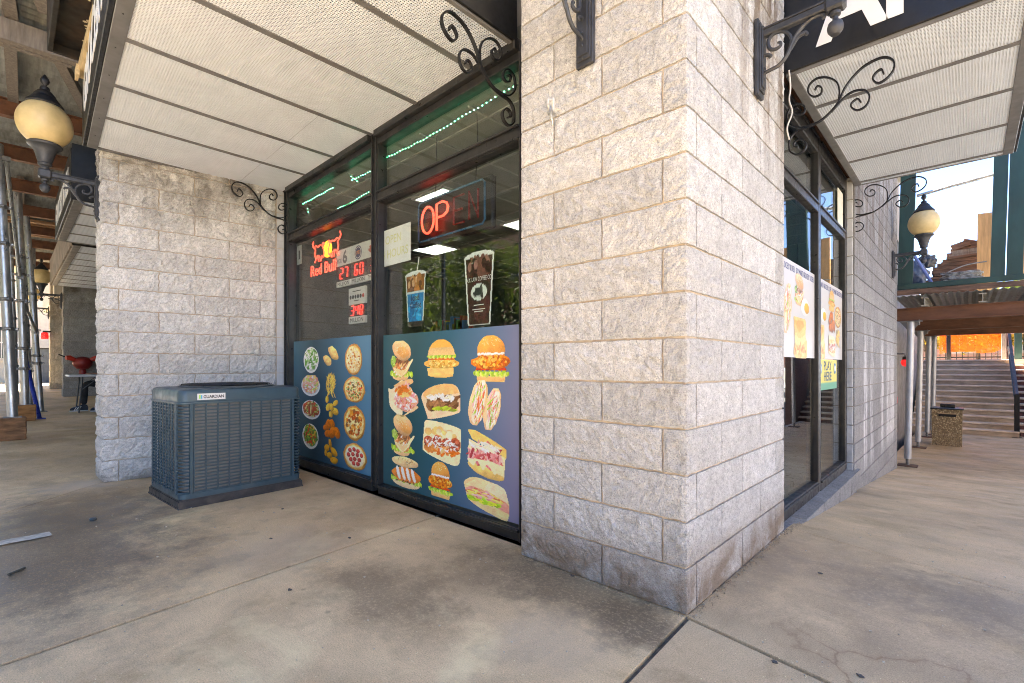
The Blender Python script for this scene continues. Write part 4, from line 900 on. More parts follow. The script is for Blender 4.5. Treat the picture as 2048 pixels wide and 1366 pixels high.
P1 = {'s1': (-4.206, 1.16, .378, .288), 's2': (-4.221, .883, .469, .227), 's3': (-4.209, .628, .46, .211), 's4': (-4.225, .342, .407, .277), 'cr': (-3.742, 1.195, .392, .209), 'fr': (-3.757, .918, .339, .273), 'n1': (-3.734, .682, .312, .21), 'wi': (-3.736, .465, .37, .198), 'n2': (-3.739, .239, .316, .232), 'z1': (-3.292, 1.156, .333, .296), 'z2': (-3.28, .875, .41, .249), 'z3': (-3.278, .559, .414, .329), 'z4': (-3.266, .245, .444, .254)}
D1 = {'s1': (salad, 0, 'salad_bowl_picture'), 's2': (salad, 1, 'salad_bowl_picture'), 's3': (salad, 2, 'salad_bowl_picture'), 's4': (salad, 3, 'salad_bowl_picture'), 'cr': (lumps, 0, 'croquette_picture'), 'fr': (fries, 0, 'fries_picture'), 'n1': (lumps, 1, 'nugget_picture'), 'wi': (lumps, 2, 'wings_picture'), 'n2': (lumps, 3, 'nugget_picture'), 'z1': (pizza, 0, 'pizza_picture'), 'z2': (pizza, 1, 'pizza_picture'), 'z3': (pizza, 2, 'pizza_picture'), 'z4': (pizza, 3, 'pizza_picture')}
for i, (k_, b_) in enumerate(P1.items()):
    fn, st, nm = D1[k_]; c = Cv(54, i+1); fn(c, st); print_item(c, nm, b_[0], b_[1], b_[2]*1.03, b_[3]*1.03, pa, FA, PM, .0015)
pb = thing('food_poster', (-2.0, .19, .06), 'teal to violet window poster of burgers and sandwiches next to the corner pier', 'poster')
ink_sheet('poster_sheet', FA, -2.772, -1.135, .085, 1.358, lambda u, v: tuple(np.array(lerp([(0, (.038, .115, .14)), (.25, (.018, .085, .105)), (.5, (.024, .115, .175)), (.75, (.085, .17, .29)), (1, (.24, .24, .41))], min(1, max(0, u-.10*(v-.5)))))*(1+.12*(v-.5))), pb)
P2 = {'b1': (-2.494, 1.138, .329, .328), 'b2': (-1.97, 1.152, .447, .289), 'b3': (-1.434, 1.146, .396, .315), 's1': (-2.474, .833, .431, .314), 's2': (-1.982, .824, .468, .276), 's3': (-1.562, .839, .277, .313), 's3b': (-1.419, .803, .243, .282), 'b4': (-2.475, .523, .333, .335), 'm1': (-1.97, .522, .458, .307), 'r1': (-1.485, .49, .399, .316), 'e1': (-2.432, .226, .435, .251), 'b5': (-1.979, .242, .321, .271), 'h1': (-1.484, .202, .447, .24)}
D2 = {'b1': (burger, 0, 'sandwich_picture'), 'b2': (burger, 1, 'burger_picture'), 'b3': (burger, 2, 'burger_picture'), 's1': (roll, 0, 'sandwich_picture'), 's2': (roll, 1, 'sandwich_picture'), 's3': (roll, 6, 'sandwich_picture'), 's3b': (roll, 6, 'sandwich_picture'), 'b4': (burger, 0, 'sandwich_picture'), 'm1': (roll, 2, 'sandwich_picture'), 'r1': (roll, 3, 'sandwich_picture'), 'e1': (roll, 4, 'bagel_picture'), 'b5': (burger, 2, 'burger_picture'), 'h1': (roll, 5, 'sandwich_picture')}
for i, (k_, b_) in enumerate(P2.items()):
    fn, st, nm = D2[k_]; c = Cv(66, i+31); fn(c, st); print_item(c, nm, b_[0], b_[1], b_[2]*1.02, b_[3]*1.02, pb, FA, PM, .0015+.0006*(i % 2))
# posters in the side street window
FB = (np.array((-.094, 0, 0.)), np.array((0, 1., 0)), np.array((0, 0, 1.)), np.array((1., 0, 0)))
M_blue = mat('blue_ink', (.02, .03, .16), .5)
for j, (y0, y1, lb) in enumerate(((1.60, 2.87, 'white grocery poster of toast and egg in the near side window pane'), (2.985, 4.145, 'white grocery poster above the yellow sign in the far side window pane'))):
    t = thing('grocery_poster', (-.094, (y0+y1)/2, 1.16), lb, 'poster')
    ink_sheet('poster_sheet', FB, y0, y1, 1.162, 1.902, lambda u, v: (.55, .53, .50), t, n=6)
    wd = .62
    for q in range(2): text('lettering', 'SKY MART GROCERY & DELI', M_blue, (-.0935, y0+.02+q*(wd+.01), 1.825), (0, 1, 0), (0, 0, 1), .048, wd-.04, t, .0006)
    its = [(burger, 0, 2.353, 1.706, .30, .24, 'sandwich_picture'), (egg, 0, 2.56, 1.58, .3, .15, 'egg_picture'), (toast, 0, 2.37, 1.32, .42, .31, 'toast_picture'), (roll, 6, 1.99, 1.53, .34, .36, 'sandwich_picture')] if j == 0 else \
          [(burger, 0, 3.06, 1.70, .14, .24, 'sandwich_picture'), (egg, 0, 3.25, 1.567, .28, .14, 'egg_picture'), (toast, 0, 3.13, 1.32, .3, .30, 'toast_picture'), (burger, 1, 3.60, 1.74, .32, .2, 'burger_picture'), (pizza, 1, 3.90, 1.60, .32, .21, 'pizza_picture'), (lumps, 2, 3.60, 1.53, .3, .2, 'wings_picture'), (fries, 0, 3.90, 1.39, .3, .2, 'fries_picture'), (roll, 2, 3.60, 1.29, .32, .2, 'sandwich_picture')]
    for i, (fn, st, a, b, w_, h_, nm) in enumerate(its):
        c = Cv(40, 70+i); fn(c, st); print_item(c, nm, a, b, w_*1.08, h_*1.08, t, FB, PM, .001+.0004*i, .72)
t = thing('lottery_sign', (-.094, 3.4, .86), 'yellow PLAY HERE lottery sign below the far grocery poster', 'sign')
ink_sheet('sign_sheet', FB, 2.985, 3.85, .868, 1.155, lambda u, v: (.62, .52, .025) if v > .26 else (.03, .28, .14), t, n=19)
M_navy = mat('navy_ink', (.01, .05, .10), .5)
text('lettering', 'PLAY', M_navy, (-.0935, 3.42, 1.055), (0, 1, 0), (0, 0, 1), .085, .34, t, .0006, 'CENTER', .02); text('lettering', 'HERE', M_navy, (-.0935, 3.42, .955), (0, 1, 0), (0, 0, 1), .085, .34, t, .0006, 'CENTER', .02)
for y in (3.1, 3.75):
    ring = G(); ring.lathe([(.055, 0), (.055, .002)], (-.0935, y, 1.07), 18, 0).build('round_mark', mat('mark_blue', (.05, .2, .35), .5), t); G().lathe([(.032, .0), (.032, .003)], (-.0935, y, 1.07), 18, 0).build('round_mark', mat('mark_white', (.75, .75, .7), .5), t)
# ================================================================ inside the shop window
FI = (np.array((0, .2075, 0.)), np.array((1., 0, 0)), np.array((0, 0, 1.)), np.array((0, -1., 0)))
X1, Z1 = (1, 0, 0), (0, 0, 1)
M_lit = mat('ceiling_light_lit', (.8, .85, .8), .5, emit=(.86, 1, .88), es=.8, var=.02)
for x0, x1, y0, y1, lb in ((-3.70, -3.19, 1.17, 1.42, 'lit ceiling panel above the red OPEN sign inside the shop'), (-5.72, -5.14, 2.54, 3.0, 'lit ceiling panel deep inside the shop between the two drink cups'), (-3.66, -3.2, 2.56, 3.0, 'lit ceiling panel inside the shop at the edge of the corner pier'), (-1.9, -1.4, 2.56, 3.0, 'lit ceiling panel inside the shop behind the corner pier')):
    t = thing('ceiling_light', ((x0+x1)/2, (y0+y1)/2, 3.0), lb, 'light')
    G().box((x0, y0, 3.003), (x1, y1, 3.015)).build('diffuser', M_lit, t)
    g = G()
    for a in (((x0-.03, y0-.03, 2.995), (x1+.03, y0, 3.019)), ((x0-.03, y1, 2.995), (x1+.03, y1+.03, 3.019)), ((x0-.03, y0, 2.995), (x0, y1, 3.019)), ((x1, y0, 2.995), (x1+.03, y1, 3.019))): g.box(*a)
    g.build('frame', mat('light_frame', (.5, .5, .48), .5), t)
# ceiling grid
g = G()
for i in range(11): g.box((-7.4, .5+.6*i, 3.008), (-.4, .52+.6*i, 3.019))
for i in range(12): g.box((-7.2+.6*i, .3, 3.009), (-7.18+.6*i, 6.5, 3.019))
g.build('ceiling_grid', mat('grid_tee', (.3, .31, .29), .6), store)
# shelving and a cooler in the dark of the shop
for x0, x1, y0, h, lb in ((-6.9, -5.4, 3.6, 1.9, 'dark shelving unit deep inside the shop on the left'), (-4.2, -1.2, 4.6, 2.0, 'long dark shelving unit across the back of the shop')):
    t = thing('shelving', ((x0+x1)/2, y0, 0), lb, 'shelves')
    ms = mat('shelf_metal', (.08, .08, .08), .5); rd = random.Random(int(h*10))
    G().box((x0, y0+.42, 0), (x1, y0+.45, h)).build('back_panel', ms, t)
    for x in (x0, x1): G().box((x-.02, y0, 0), (x+.02, y0+.45, h)).build('side_panel', ms, t)
    for i in range(5):
        G().box((x0+.02, y0, .1+i*.4), (x1-.02, y0+.42, .13+i*.4)).build('shelf', ms, t)
        for cidx in range(4):
            gg = G(); x = x0+.05
            while x < x1-.12:
                w_ = rd.uniform(.06, .14); hh = rd.uniform(.12, .3)
                if rd.random() < .28: gg.box((x, y0+.04, .131+i*.4), (x+w_-.01, y0+.3, .131+i*.4+hh), .004)
                x += w_
            if gg.v: tag(gg.build('packets', mat('packet_%d' % cidx, [(.3, .05, .04), (.05, .12, .3), (.35, .28, .05), (.1, .25, .1)][cidx], .5), t), kind='stuff')
# neon OPEN sign, half of it dead
M_neon = mat('neon_red', (.9, .1, .05), .3, emit=(1, .05, .03), es=.36, var=.02)
M_dead = mat('neon_dead', (.20, .02, .018), .25, var=.1); M_deadb = mat('neon_dead_blue', (.03, .11, .22), .25, var=.1)
t = thing('open_sign', (-2.05, .36, 2.1), 'black boxed neon OPEN sign with only O and P lit red', 'neon sign')
G().box((-2.52, .37, 2.10), (-1.60, .42, 2.49), .012).build('sign_box', mat('sign_black', (.006, .006, .006), .4), t)
P = [(-2.47, 2.16), (-2.45, 2.135), (-1.68, 2.135), (-1.655, 2.16), (-1.655, 2.435), (-1.68, 2.46), (-2.45, 2.46), (-2.47, 2.435), (-2.47, 2.16)]
G().tube([(a, .345, b) for a, b in P], .008, 7).build('border_tube', M_deadb, t, True)
def tubes(lst, m, nm, y=.34, r=.0095, parent=None):
    g = G()
    for pts in lst: g.tube([(a, y, b) for a, b in pts], r, 8)
    return g.build(nm, m, parent, True)
O_ = [(-2.335+.082*math.cos(a*math.pi/12), 2.296+.108*math.sin(a*math.pi/12)) for a in range(25)]
tubes([O_], M_neon, 'letter_o', parent=t)
tubes([[(-2.215, 2.19), (-2.215, 2.40), (-2.14, 2.405), (-2.09, 2.385), (-2.07, 2.35), (-2.085, 2.31), (-2.13, 2.29), (-2.2, 2.29)]], M_neon, 'letter_p', parent=t)
tubes([[(-1.88, 2.40), (-2.0, 2.40), (-2.0, 2.19), (-1.88, 2.19)], [(-2.0, 2.295), (-1.90, 2.295)]], M_dead, 'letter_e', parent=t)
tubes([[(-1.82, 2.19), (-1.82, 2.40), (-1.72, 2.19), (-1.72, 2.40)]], M_dead, 'letter_n', parent=t)
for x in (-2.3, -1.8): G().tube([(x, .39, 2.49), (x+.01, .4, 2.75), (x, .4, 3.0)], .003, 5).build('cord', mat('dark_cord', (.03, .03, .03), .6), t)
# the red and yellow energy drink neon
M_neony = mat('neon_yellow', (.9, .5, .05), .3, emit=(1, .30, .01), es=.38, var=.02)
t = thing('drink_neon_sign', (-4.12, .3, 2.05), 'glowing red and yellow drink neon of two bulls before a sun at the left pane', 'neon sign')
G().lathe([(.088, 0), (.088, .012)], (-4.07, .305, 2.345), 26, 1).build('sun_disc', M_neony, t)
def bull(s):
    B = [(-.02, .0), (-.05, .05), (-.10, .075), (-.16, .06), (-.21, .085), (-.25, .06), (-.22, .04), (-.24, -.01), (-.21, -.06), (-.24, -.1)]
    C_ = [(-.21, -.06), (-.17, -.03), (-.12, -.05), (-.09, -.1), (-.06, -.05), (-.03, -.07), (-.01, -.02), (-.02, 0)]
    D_ = [(-.05, .05), (-.03, .09), (.0, .06)]; E_ = [(-.17, -.03), (-.14, -.1)]; F_ = [(-.25, .06), (-.29, .10), (-.27, .14)]
    return [[(-4.07+s*a-s*.035, 2.335+b) for a, b in spl(q, 3)] for q in (B, C_, D_, E_, F_)]
tubes(bull(1), M_neon, 'bull_outline', .295, .0065, t); tubes(bull(-1), M_neon, 'bull_outline', .295, .0065, t)
text('lettering', 'Red Bull', M_neon, (-4.44, .30, 2.09), X1, Z1, .125, .58, t, .008, bold=-.012)
tag(G().box((-4.60, .206, 2.235), (-4.475, .209, 2.445)).build('number_card', mat('paper_grey', (.4, .4, .4), .7)), 'small white card with the number 1 at the left window jamb', 'card')
text('lettering', '1', mat('print_black', (.012, .012, .012), .6), (-4.555, .2055, 2.29), X1, Z1, .10, .035, bpy.data.objects['number_card'], .0004)
# lottery boards with LED digits
M_card = mat('white_panel', (.62, .63, .62), .5, var=.04); M_led = mat('led_red', (.8, .05, .03), .4, emit=(1, .03, .02), es=.28); M_pb = MC['print_black']
SEG = {'0': 'abcdef', '2': 'abged', '3': 'abgcd', '4': 'fgbc', '6': 'afgecd', '7': 'abc', '8': 'abcdefg'}
def digit(g, ch, x, z, w_, h, y):
    s = {'a': ((0, 1), (1, 1)), 'b': ((1, 1), (1, .5)), 'c': ((1, .5), (1, 0)), 'd': ((0, 0), (1, 0)), 'e': ((0, 0), (0, .5)), 'f': ((0, .5), (0, 1)), 'g': ((0, .5), (1, .5))}
    for k_ in SEG[ch]:
        (a, b), (c, d) = s[k_]; p, q = Vector((x+a*w_+b*.012, y, z+b*h)), Vector((x+c*w_+d*.012, y, z+d*h)); n = (q-p)*.09
        g.bar(p+n, q-n, .006, .014, (0, 1, 0))
t = thing('lottery_board', (-3.45, .3, 1.9), 'white lottery board with three red LED jackpots 27, 60 and 3 behind the left pane', 'sign')
for i, (dg, cap) in enumerate((('27', 'MILLION'), ('60', 'MILLION'), ('33', 'THOUSAND'))):
    x0 = -3.86+.3*i
    G().box((x0+.002, .305, 2.12), (x0+.298, .33, 2.285), .002).build('logo_panel', M_card, t); G().box((x0+.002, .305, 1.962), (x0+.298, .33, 2.119), .002).build('digit_panel', MC['sign_black'], t); G().box((x0+.002, .305, 1.905), (x0+.298, .33, 1.961), .002).build('caption_panel', M_card, t)
    g = G()
    for j, ch in enumerate(dg): digit(g, ch, x0+.085+.1*j, 1.985, .055, .105, .302)
    g.build('led_digits', M_led, t); text('lettering', cap, M_pb, (x0+.03, .3045, 1.915), X1, Z1, .038, .24, t, .0005)
text('logo', '6', mat('logo_grey', (.12, .13, .15), .5), (-3.72, .3045, 2.14), X1, Z1, .125, .09, t, .0006, bold=.03); text('logo', 'PICK', MC['logo_grey'], (-3.84, .3045, 2.15), X1, Z1, .045, .10, t, .0006)
for r_, m_, d_ in ((.068, mat('logo_navy', (.03, .03, .12), .5), 0), (.058, M_card, .0006), (.05, MC['logo_navy'], .0012)): G().lathe([(r_, 0), (r_, .0005)], (-3.41, .3045-d_, 2.2), 24, 1).build('logo_ring', m_, t)
text('logo', 'JUMBO', mat('logo_orange', (.75, .25, .03), .5), (-3.455, .3026, 2.185), X1, Z1, .035, .09, t, .0004)
c = Cv(20, 5); c.ell(.5, .5, .45, .35, (.35, .08, .06), 0, .4); print_item(c, 'logo', -3.16, 2.2, .12, .11, t, (np.array((0, .3045, 0.)), np.array((1., 0, 0)), np.array((0, 0, 1.)), np.array((0, -1., 0))), PM, .0)
t = thing('lottery_board', (-3.44, .3, 1.5), 'small white lottery board with red LED number 348 million behind the left pane', 'sign')
G().box((-3.60, .305, 1.70), (-3.28, .33, 1.865), .002).build('logo_panel', M_card, t); G().box((-3.60, .305, 1.583), (-3.28, .33, 1.699), .002).build('digit_panel', MC['sign_black'], t); G().box((-3.60, .305, 1.512), (-3.28, .33, 1.582), .002).build('caption_panel', M_card, t)
g = G()
for j, ch in enumerate('348'): digit(g, ch, -3.545+.085*j, 1.595, .05, .09, .302)
g.build('led_digits', M_led, t); text('lettering', 'MILLION', M_pb, (-3.565, .3045, 1.527), X1, Z1, .042, .25, t, .0005)
for i in range(6): G().lathe([(.02, 0), (.02, .0006)], (-3.56+.049*i, .3045, 1.775), 14, 1).build('ball_mark', MC['print_black'] if i < 5 else mat('ball_red', (.6, .05, .04), .5), t)
for z, w_ in ((1.825, .16), (1.732, .1)): G().box((-3.44-w_/2, .304, z), (-3.44+w_/2, .3048, z+.008)).build('small_print', M_pb, t)
# paper notice
t = thing('paper_notice', (-2.6, .207, 1.95), 'white paper notice with faded yellow OPEN 24 HOURS beside the mullion', 'notice')
G().box((-2.875, .2065, 1.955), (-2.385, .2085, 2.265)).build('paper_sheet', mat('paper_white', (.82, .82, .84), .7, var=.03), t)
M_fy = mat('faded_yellow', (.72, .70, .42), .7, var=.1)
text('lettering', 'OPEN', M_fy, (-2.64, .2062, 2.14), X1, Z1, .07, .24, t, .0004, 'CENTER', .01); text('lettering', '24 HOURS', M_fy, (-2.64, .2062, 2.02), X1, Z1, .07, .44, t, .0004, 'CENTER', .01)
# drink cup stickers on the glass
def cup(kind):
    c = Cv(60, 9); U, V = c.U, c.V; e = .13*(1-V); m = (U > e+.02) & (U < 1-e-.02)
    body = m & (V > .03)
    top = np.sqrt(((U-.5)/.48)**2+((V-.91)/.075)**2) < 1
    c.put((body & (V < .91)) | top, (.62, .66, .66), .04, 5)
    e2 = e+.05; ins = (U > e2+.02) & (U < 1-e2-.02) & (V > .055) & (V < .90)
    if kind == 0:
        c.put(ins & (V > .62), (.20, .075, .03), .5, 6, True); c.bits(.5, .76, .36, .12, [(.4, .16, .06), (.12, .04, .02), (.5, .3, .18)], 26, .08)
        c.put(ins & (V <= .62), (.03, .20, .45), .2, 6, True); c.bits(.5, .35, .3, .25, [(.04, .3, .6), (.02, .14, .34)], 26, .06); c.put((abs(V-.62) < .012) & ins, (.6, .7, .75), .1, 5, True); c.put((V < .13) & (V > .03) & m, (.03, .02, .02), .5, 6, True)
    else:
        c.put(ins, (.045, .014, .012), .6, 6, True); c.bits(.5, .8, .36, .09, [(.14, .06, .05), (.03, .01, .01), (.25, .14, .12)], 22, .08); c.bits(.5, .35, .3, .3, [(.07, .02, .02), (.03, .008, .008)], 24, .1)
        d = np.sqrt(((U-.5)/.25)**2+((V-.46)/.105)**2); c.put(d < 1, (.62, .68, .66), .05, 5, True); c.put((d < .85) & (abs(U-.5) < .12) & (abs(V-.475) < .05), (.03, .03, .03), .6, 9, True); c.bits(.5, .46, .19, .07, [(.04, .04, .04)], 10, .03)
    return c
M_cw = mat('cup_white', (.66, .68, .68), .5)
t = thing('iced_coffee_sticker', (-2.32, .206, 1.39), 'blue and brown Iced Coffee cup sticker on the glass', 'sticker')
print_item(cup(0), 'cup_print', -2.32, 1.63, .30, .48, t, FI, PM, .0); G().bar((-2.30, .2068, 1.83), (-2.27, .2068, 1.96), .012, .001, (0, 1, 0)).build('straw', M_cw, t)
text('lettering', 'Iced', mat('cup_navy', (.01, .04, .14), .5), (-2.32, .2066, 1.62), X1, Z1, .05, .11, t, .0004, 'CENTER', .02); text('lettering', 'Coffee', MC['cup_navy'], (-2.315, .2066, 1.56), X1, Z1, .05, .15, t, .0004, 'CENTER', .02)
t = thing('coffee_cup_sticker', (-1.57, .206, 1.35), 'tall dark cola-brown coffee cup sticker with a round pale emblem on the glass', 'sticker')
print_item(cup(1), 'cup_print', -1.568, 1.63, .33, .55, t, FI, PM, .0)
text('lettering', 'N.Y. LAW COFFEE CO', M_cw, (-1.568, .2066, 1.685), X1, Z1, .030, .255, t, .0004, 'CENTER'); text('lettering', 'LAW COFFEE', MC['print_black'], (-1.568, .2064, 1.572), X1, Z1, .012, .09, t, .0003, 'CENTER')
for z, w_ in ((1.515, .10), (1.485, .13), (1.47, .09)): G().box((-1.568-w_/2, .2062, z), (-1.568+w_/2, .2066, z+.006)).build('small_print', M_cw, t)
# green LED strips round the top panes
M_gled = mat('led_green', (.3, .9, .6), .4, emit=(.12, 1, .5), es=1.2, var=.02)
def strip(name, lines, lb, y=.275):
    t = thing(name, (lines[0][0][0], y, lines[0][0][1]), lb, 'light strip'); g = G(); gs = G(); rd = random.Random(len(lb))
    for pts in lines:
        for (a, b), (c, d) in zip(pts[:-1], pts[1:]):
            n = max(2, int(math.hypot(c-a, d-b)/.042))
            for i in range(n):
                f = i/n; x = a+(c-a)*f; z = b+(d-b)*f+.004*math.sin(f*17); g.box((x-.0036, y-.004, z-.0036), (x+.0036, y+.002, z+.0036))
        gs.tube([(a, y+.006, b+.003*(i % 2)) for i, (a, b) in enumerate(pts)], .005, 4)
    g.build('led_beads', M_gled, t); gs.build('strip_tape', mat('strip_tape', (.10, .14, .12), .5), t)
strip('light_strip', [[(-4.605, 2.943), (-3.832, 2.94)], [(-4.266, 2.645), (-3.825, 2.668), (-3.762, 2.70), (-3.119, 2.682)], [(-4.15, 2.655), (-3.119, 2.72)], [(-3.475, 2.913), (-3.093, 2.899)], [(-3.49, 2.953), (-3.334, 2.847)], [(-4.481, 2.861), (-4.451, 2.773)]], 'sagging green LED light strips in the left top pane')
strip('light_strip', [[(-2.893, 2.947), (-2.302, 2.925), (-1.255, 2.955)], [(-2.694, 2.672), (-1.922, 2.661)], [(-2.935, 2.95), (-2.94, 2.654)], [(-2.90, 2.879), (-2.87, 2.657)]], 'long green LED light strips in the right top pane')
# ================================================================ sidewalk shed on the left: deck, beams and scaffold poles
M_corr = mat('galvanised_deck', (.30, .315, .31), .5, .5, var=.35, vs=3, stretch=(1, 6, 1), dirt=.5, dcol=(.11, .085, .05))
M_rust = mat('red_brown_beam', (.13, .052, .024), .62, .1, var=.4, vs=3, stretch=(1, 3, 3), dirt=.35, dcol=(.04, .025, .018))
M_timb = mat('grey_timber', (.19, .165, .145), .85, var=.3, vs=4, stretch=(9, 9, 1.2), bump=.4, bs=30, dirt=.25)
M_lumb = mat('new_lumber', (.55, .42, .24), .8, var=.25, vs=5, stretch=(1, 8, 8), bump=.3, bs=30, dirt=.3, dcol=(.2, .14, .08))
M_pole = mat('galvanised_pole', (.42, .43, .44), .36, .75, var=.3, vs=9, stretch=(1, 1, .25), dirt=.45, dcol=(.09, .09, .09), bump=.2, bs=60)
M_clamp = mat('clamp_steel', (.2, .2, .2), .5, .6, var=.4, vs=25, dirt=.3)
shed = thing('sidewalk_shed', (-10, -3.5, 0), 'sidewalk shed roof of corrugated steel, timbers and rusty beams over the left pavement', 'scaffold roof')
# corrugated sheets lie with their ribs along y
def corr(x0, x1, y0, y1, z, name, parent, m, pitch=.1, amp=.018):
    n = int((x1-x0)/pitch*4); xs = np.linspace(x0, x1, n+1); vs = []; 
    for y in (y0, y1):
        for x in xs: vs.append((x, y, z+amp*math.sin((x-x0)/pitch*2*math.pi)))
    top = [(a, b, c+.003) for a, b, c in vs]; N_ = n+1; k_ = 2*N_
    fs = [(i, i+1, N_+i+1, N_+i) for i in range(n)]+[(k_+i, k_+N_+i, k_+N_+i+1, k_+i+1) for i in range(n)]+[(i, k_+i, k_+i+1, i+1) for i in range(n)]+[(N_+i, N_+i+1, k_+N_+i+1, k_+N_+i) for i in range(n)]
    return addmesh(name, vs+top, fs, m, parent)
rd = random.Random(7)
for i in range(19):
    x1 = -4.1-i*1.0; corr(x1-1.03, x1, -5.3, .15+rd.uniform(-.02, .05), 4.34+.014*(i % 2), 'deck_sheet', shed, M_corr)
def ibeam(g, p, q, h=.2, w_=.1, t=.014):
    p, q = Vector(p), Vector(q); z = Vector((0, 0, h/2-t/2))
    g.bar(p, q, t*.7, h-2*t); g.bar(p+z, q+z, w_, t); g.bar(p-z, q-z, w_, t); return g
for x in (-7.35, -9.0, -10.7, -12.45, -14.2, -15.9, -17.6, -19.3): ibeam(G(), (x, -5.3, 4.12), (x+.2, .25, 4.10)).build('cross_beam', M_rust, shed)
G().bar((-5.42, -5.2, 4.08), (-5.24, .2, 4.08), .09, .19).bar((-5.52, -5.2, 4.05), (-5.38, -1.62, 4.05), .06, .14).build('timber_beam', M_timb, shed)
for a, b, w_, h in (((-5.3, -2.04, 4.24), (-7.35, -2.0, 4.24), .09, .1), ((-5.75, -1.70, 4.22), (-7.15, -1.32, 4.22), .09, .09), ((-4.2, -2.1, 4.24), (-5.35, -2.02, 4.24), .09, .1), ((-7.4, -1.75, 4.27), (-10.7, -1.7, 4.27), .09, .09), ((-10.7, -1.9, 4.26), (-15.8, -1.8, 4.26), .09, .09), ((-4.2, -3.2, 4.24), (-19, -3.1, 4.24), .09, .1), ((-4.2, -4.6, 4.24), (-19, -4.6, 4.24), .09, .1), ((-4.3, -1.95, 4.2), (-4.9, -1.82, 4.2), .09, .12)):
    G().bar(a, b, w_, h).build('joist', M_timb, shed)
for i, (x, y) in enumerate(((-14.0, -1.6), (-14.4, -1.55), (-14.9, -1.62), (-13.3, -1.7))): G().bar((x, y-.9, 4.2-.03*i), (x+.1, y+.4, 4.2-.03*i), .14, .05).build('plank', mat('brown_plank', (.26, .14, .07), .8, var=.3, vs=4, stretch=(6, 1, 6)), shed)
# a black steel box and a pale timber hang beside the canopy's fascia
t = thing('steel_sign_box', (-3.6, -1.7, 3.75), 'rusty black steel box hung beside the canopy fascia, top left', 'steel box')
M_bs = mat('rusty_black_steel', (.016, .014, .013), .6, .2, var=.5, vs=5, dirt=.4, dcol=(.12, .06, .03))
G().box((-4.58, -1.80, 3.76), (-2.4, -1.60, 4.2), .006).build('box_body', M_bs, t)
G().box((-4.6, -1.825, 3.69), (-2.38, -1.79, 4.22), .004).build('flange', M_bs, t); G().box((-4.6, -1.79, 3.69), (-4.57, -1.6, 3.78), .004).build('end_plate', M_bs, t)
for i in range(14): G().lathe([(.012*rd.uniform(.5, 1.4), 0), (.008, .003)], (-4.4+rd.random()*1.2, -1.64+rd.random()*.03, 3.755), 6).build('foam_fleck', mat('foam', (.6, .52, .36), .9), t)
tag(G().bar((-4.72, -1.612, 3.64), (-2.6, -1.60, 3.66), .045, .07).bar((-4.68, -1.64, 3.60), (-4.55, -1.638, 3.60), .02, .09).build('timber_rail', M_lumb), 'pale yellow timber rail lashed along the top of the canopy lettering', 'timber')
c = G(); rr = random.Random(3)
for i in range(60):
    a, b = rr.random()*6.28, rr.gauss(0, 1); c.obox((-4.25+.13*rr.gauss(0, 1)*.6, -2.0+.07*rr.gauss(0, 1), 4.24+.03*rr.gauss(0, 1)), (.035*math.cos(a), .035*math.sin(a), .01*b), (-.02*math.sin(a), .02*math.cos(a), 0), (0, 0, .004))
tag(c.build('crumpled_paper', mat('dirty_paper', (.42, .36, .31), .9, var=.3, vs=20)), 'dirty crumpled paper stuffed above the timber beam, top left', 'litter')
# scaffold poles
M_wood = mat('old_wood_block', (.22, .11, .05), .9, var=.5, vs=6, stretch=(1, 1, 6), bump=.6, bs=25, dirt=.4, dcol=(.04, .025, .015))
M_wood2 = mat('orange_wood_block', (.36, .17, .06), .9, var=.4, vs=6, stretch=(1, 1, 6), bump=.6, bs=25, dirt=.3, dcol=(.06, .03, .015))
def wood_block(name, x, y, w_, d, h, m, lb):
    z = gz(x, y); o = G().box((x-w_/2, y-d/2, z), (x+w_/2, y+d/2, z+h), .008)
    bm = bmesh.new(); me = bpy.data.meshes.new('t'); me.from_pydata(o.v, [], o.f); bm.from_mesh(me); bmesh.ops.subdivide_edges(bm, edges=bm.edges[:], cuts=4, use_grid_fill=True)
    for v in bm.verts: v.co += Vector((mn.noise(v.co*9), mn.noise(v.co*9+Vector((4, 4, 4))), 0))*.012
    bm.verts.index_update(); vs = [v.co[:] for v in bm.verts]; fs = [[v.index for v in f.verts] for f in bm.faces]; bm.free()
    return tag(addmesh(name, vs, fs, m), lb, 'wood block')
wood_block('wood_block', -8.5, -2.0, .24, .26, .30, M_wood, 'dark rotten wood block under the nearest scaffold pole')
wood_block('wood_block', -10.75, -1.84, .24, .26, .27, M_wood2, 'orange wood block under the second scaffold pole')
def pole(x, y, z0, tx, ty, z1, r, lb, clamps=(), arms=()):
    t = thing('scaffold_pole', (x, y, z0), lb, 'scaffold pole', 'galvanised scaffold poles on the left')
    f = lambda z: Vector((x+(tx-x)*(z-z0)/(z1-z0), y+(ty-y)*(z-z0)/(z1-z0), z))
    G().tube([f(z0), f((z0+z1)/2), f(z1)], r, 16).build('tube', M_pole, t, True)
    G().box((x-.09, y-.09, z0-.002), (x+.09, y+.09, z0+.01), .002).build('foot_plate', M_clamp, t)
    for z in clamps:
        c = f(z); cg = G().lathe([(r+.006, -.025), (r+.012, -.02), (r+.012, .02), (r+.006, .025)], c, 14)
        for s in (-1, 1): cg.box((c.x-.02, c.y+s*(r+.012), c.z-.018), (c.x+.02, c.y+s*(r+.05), c.z+.018), .004)
        cg.box((c.x+r, c.y-.03, c.z-.012), (c.x+r+.045, c.y+.03, c.z+.012), .004)
        cl = cg.build('clamp', M_clamp, t); G().tube([c+Vector((-.05, r+.03, 0)), c+Vector((.06, r+.03, 0))], .007, 6).build('bolt', mat('bright_bolt', (.6, .6, .58), .35, .7), cl)
    return t, f
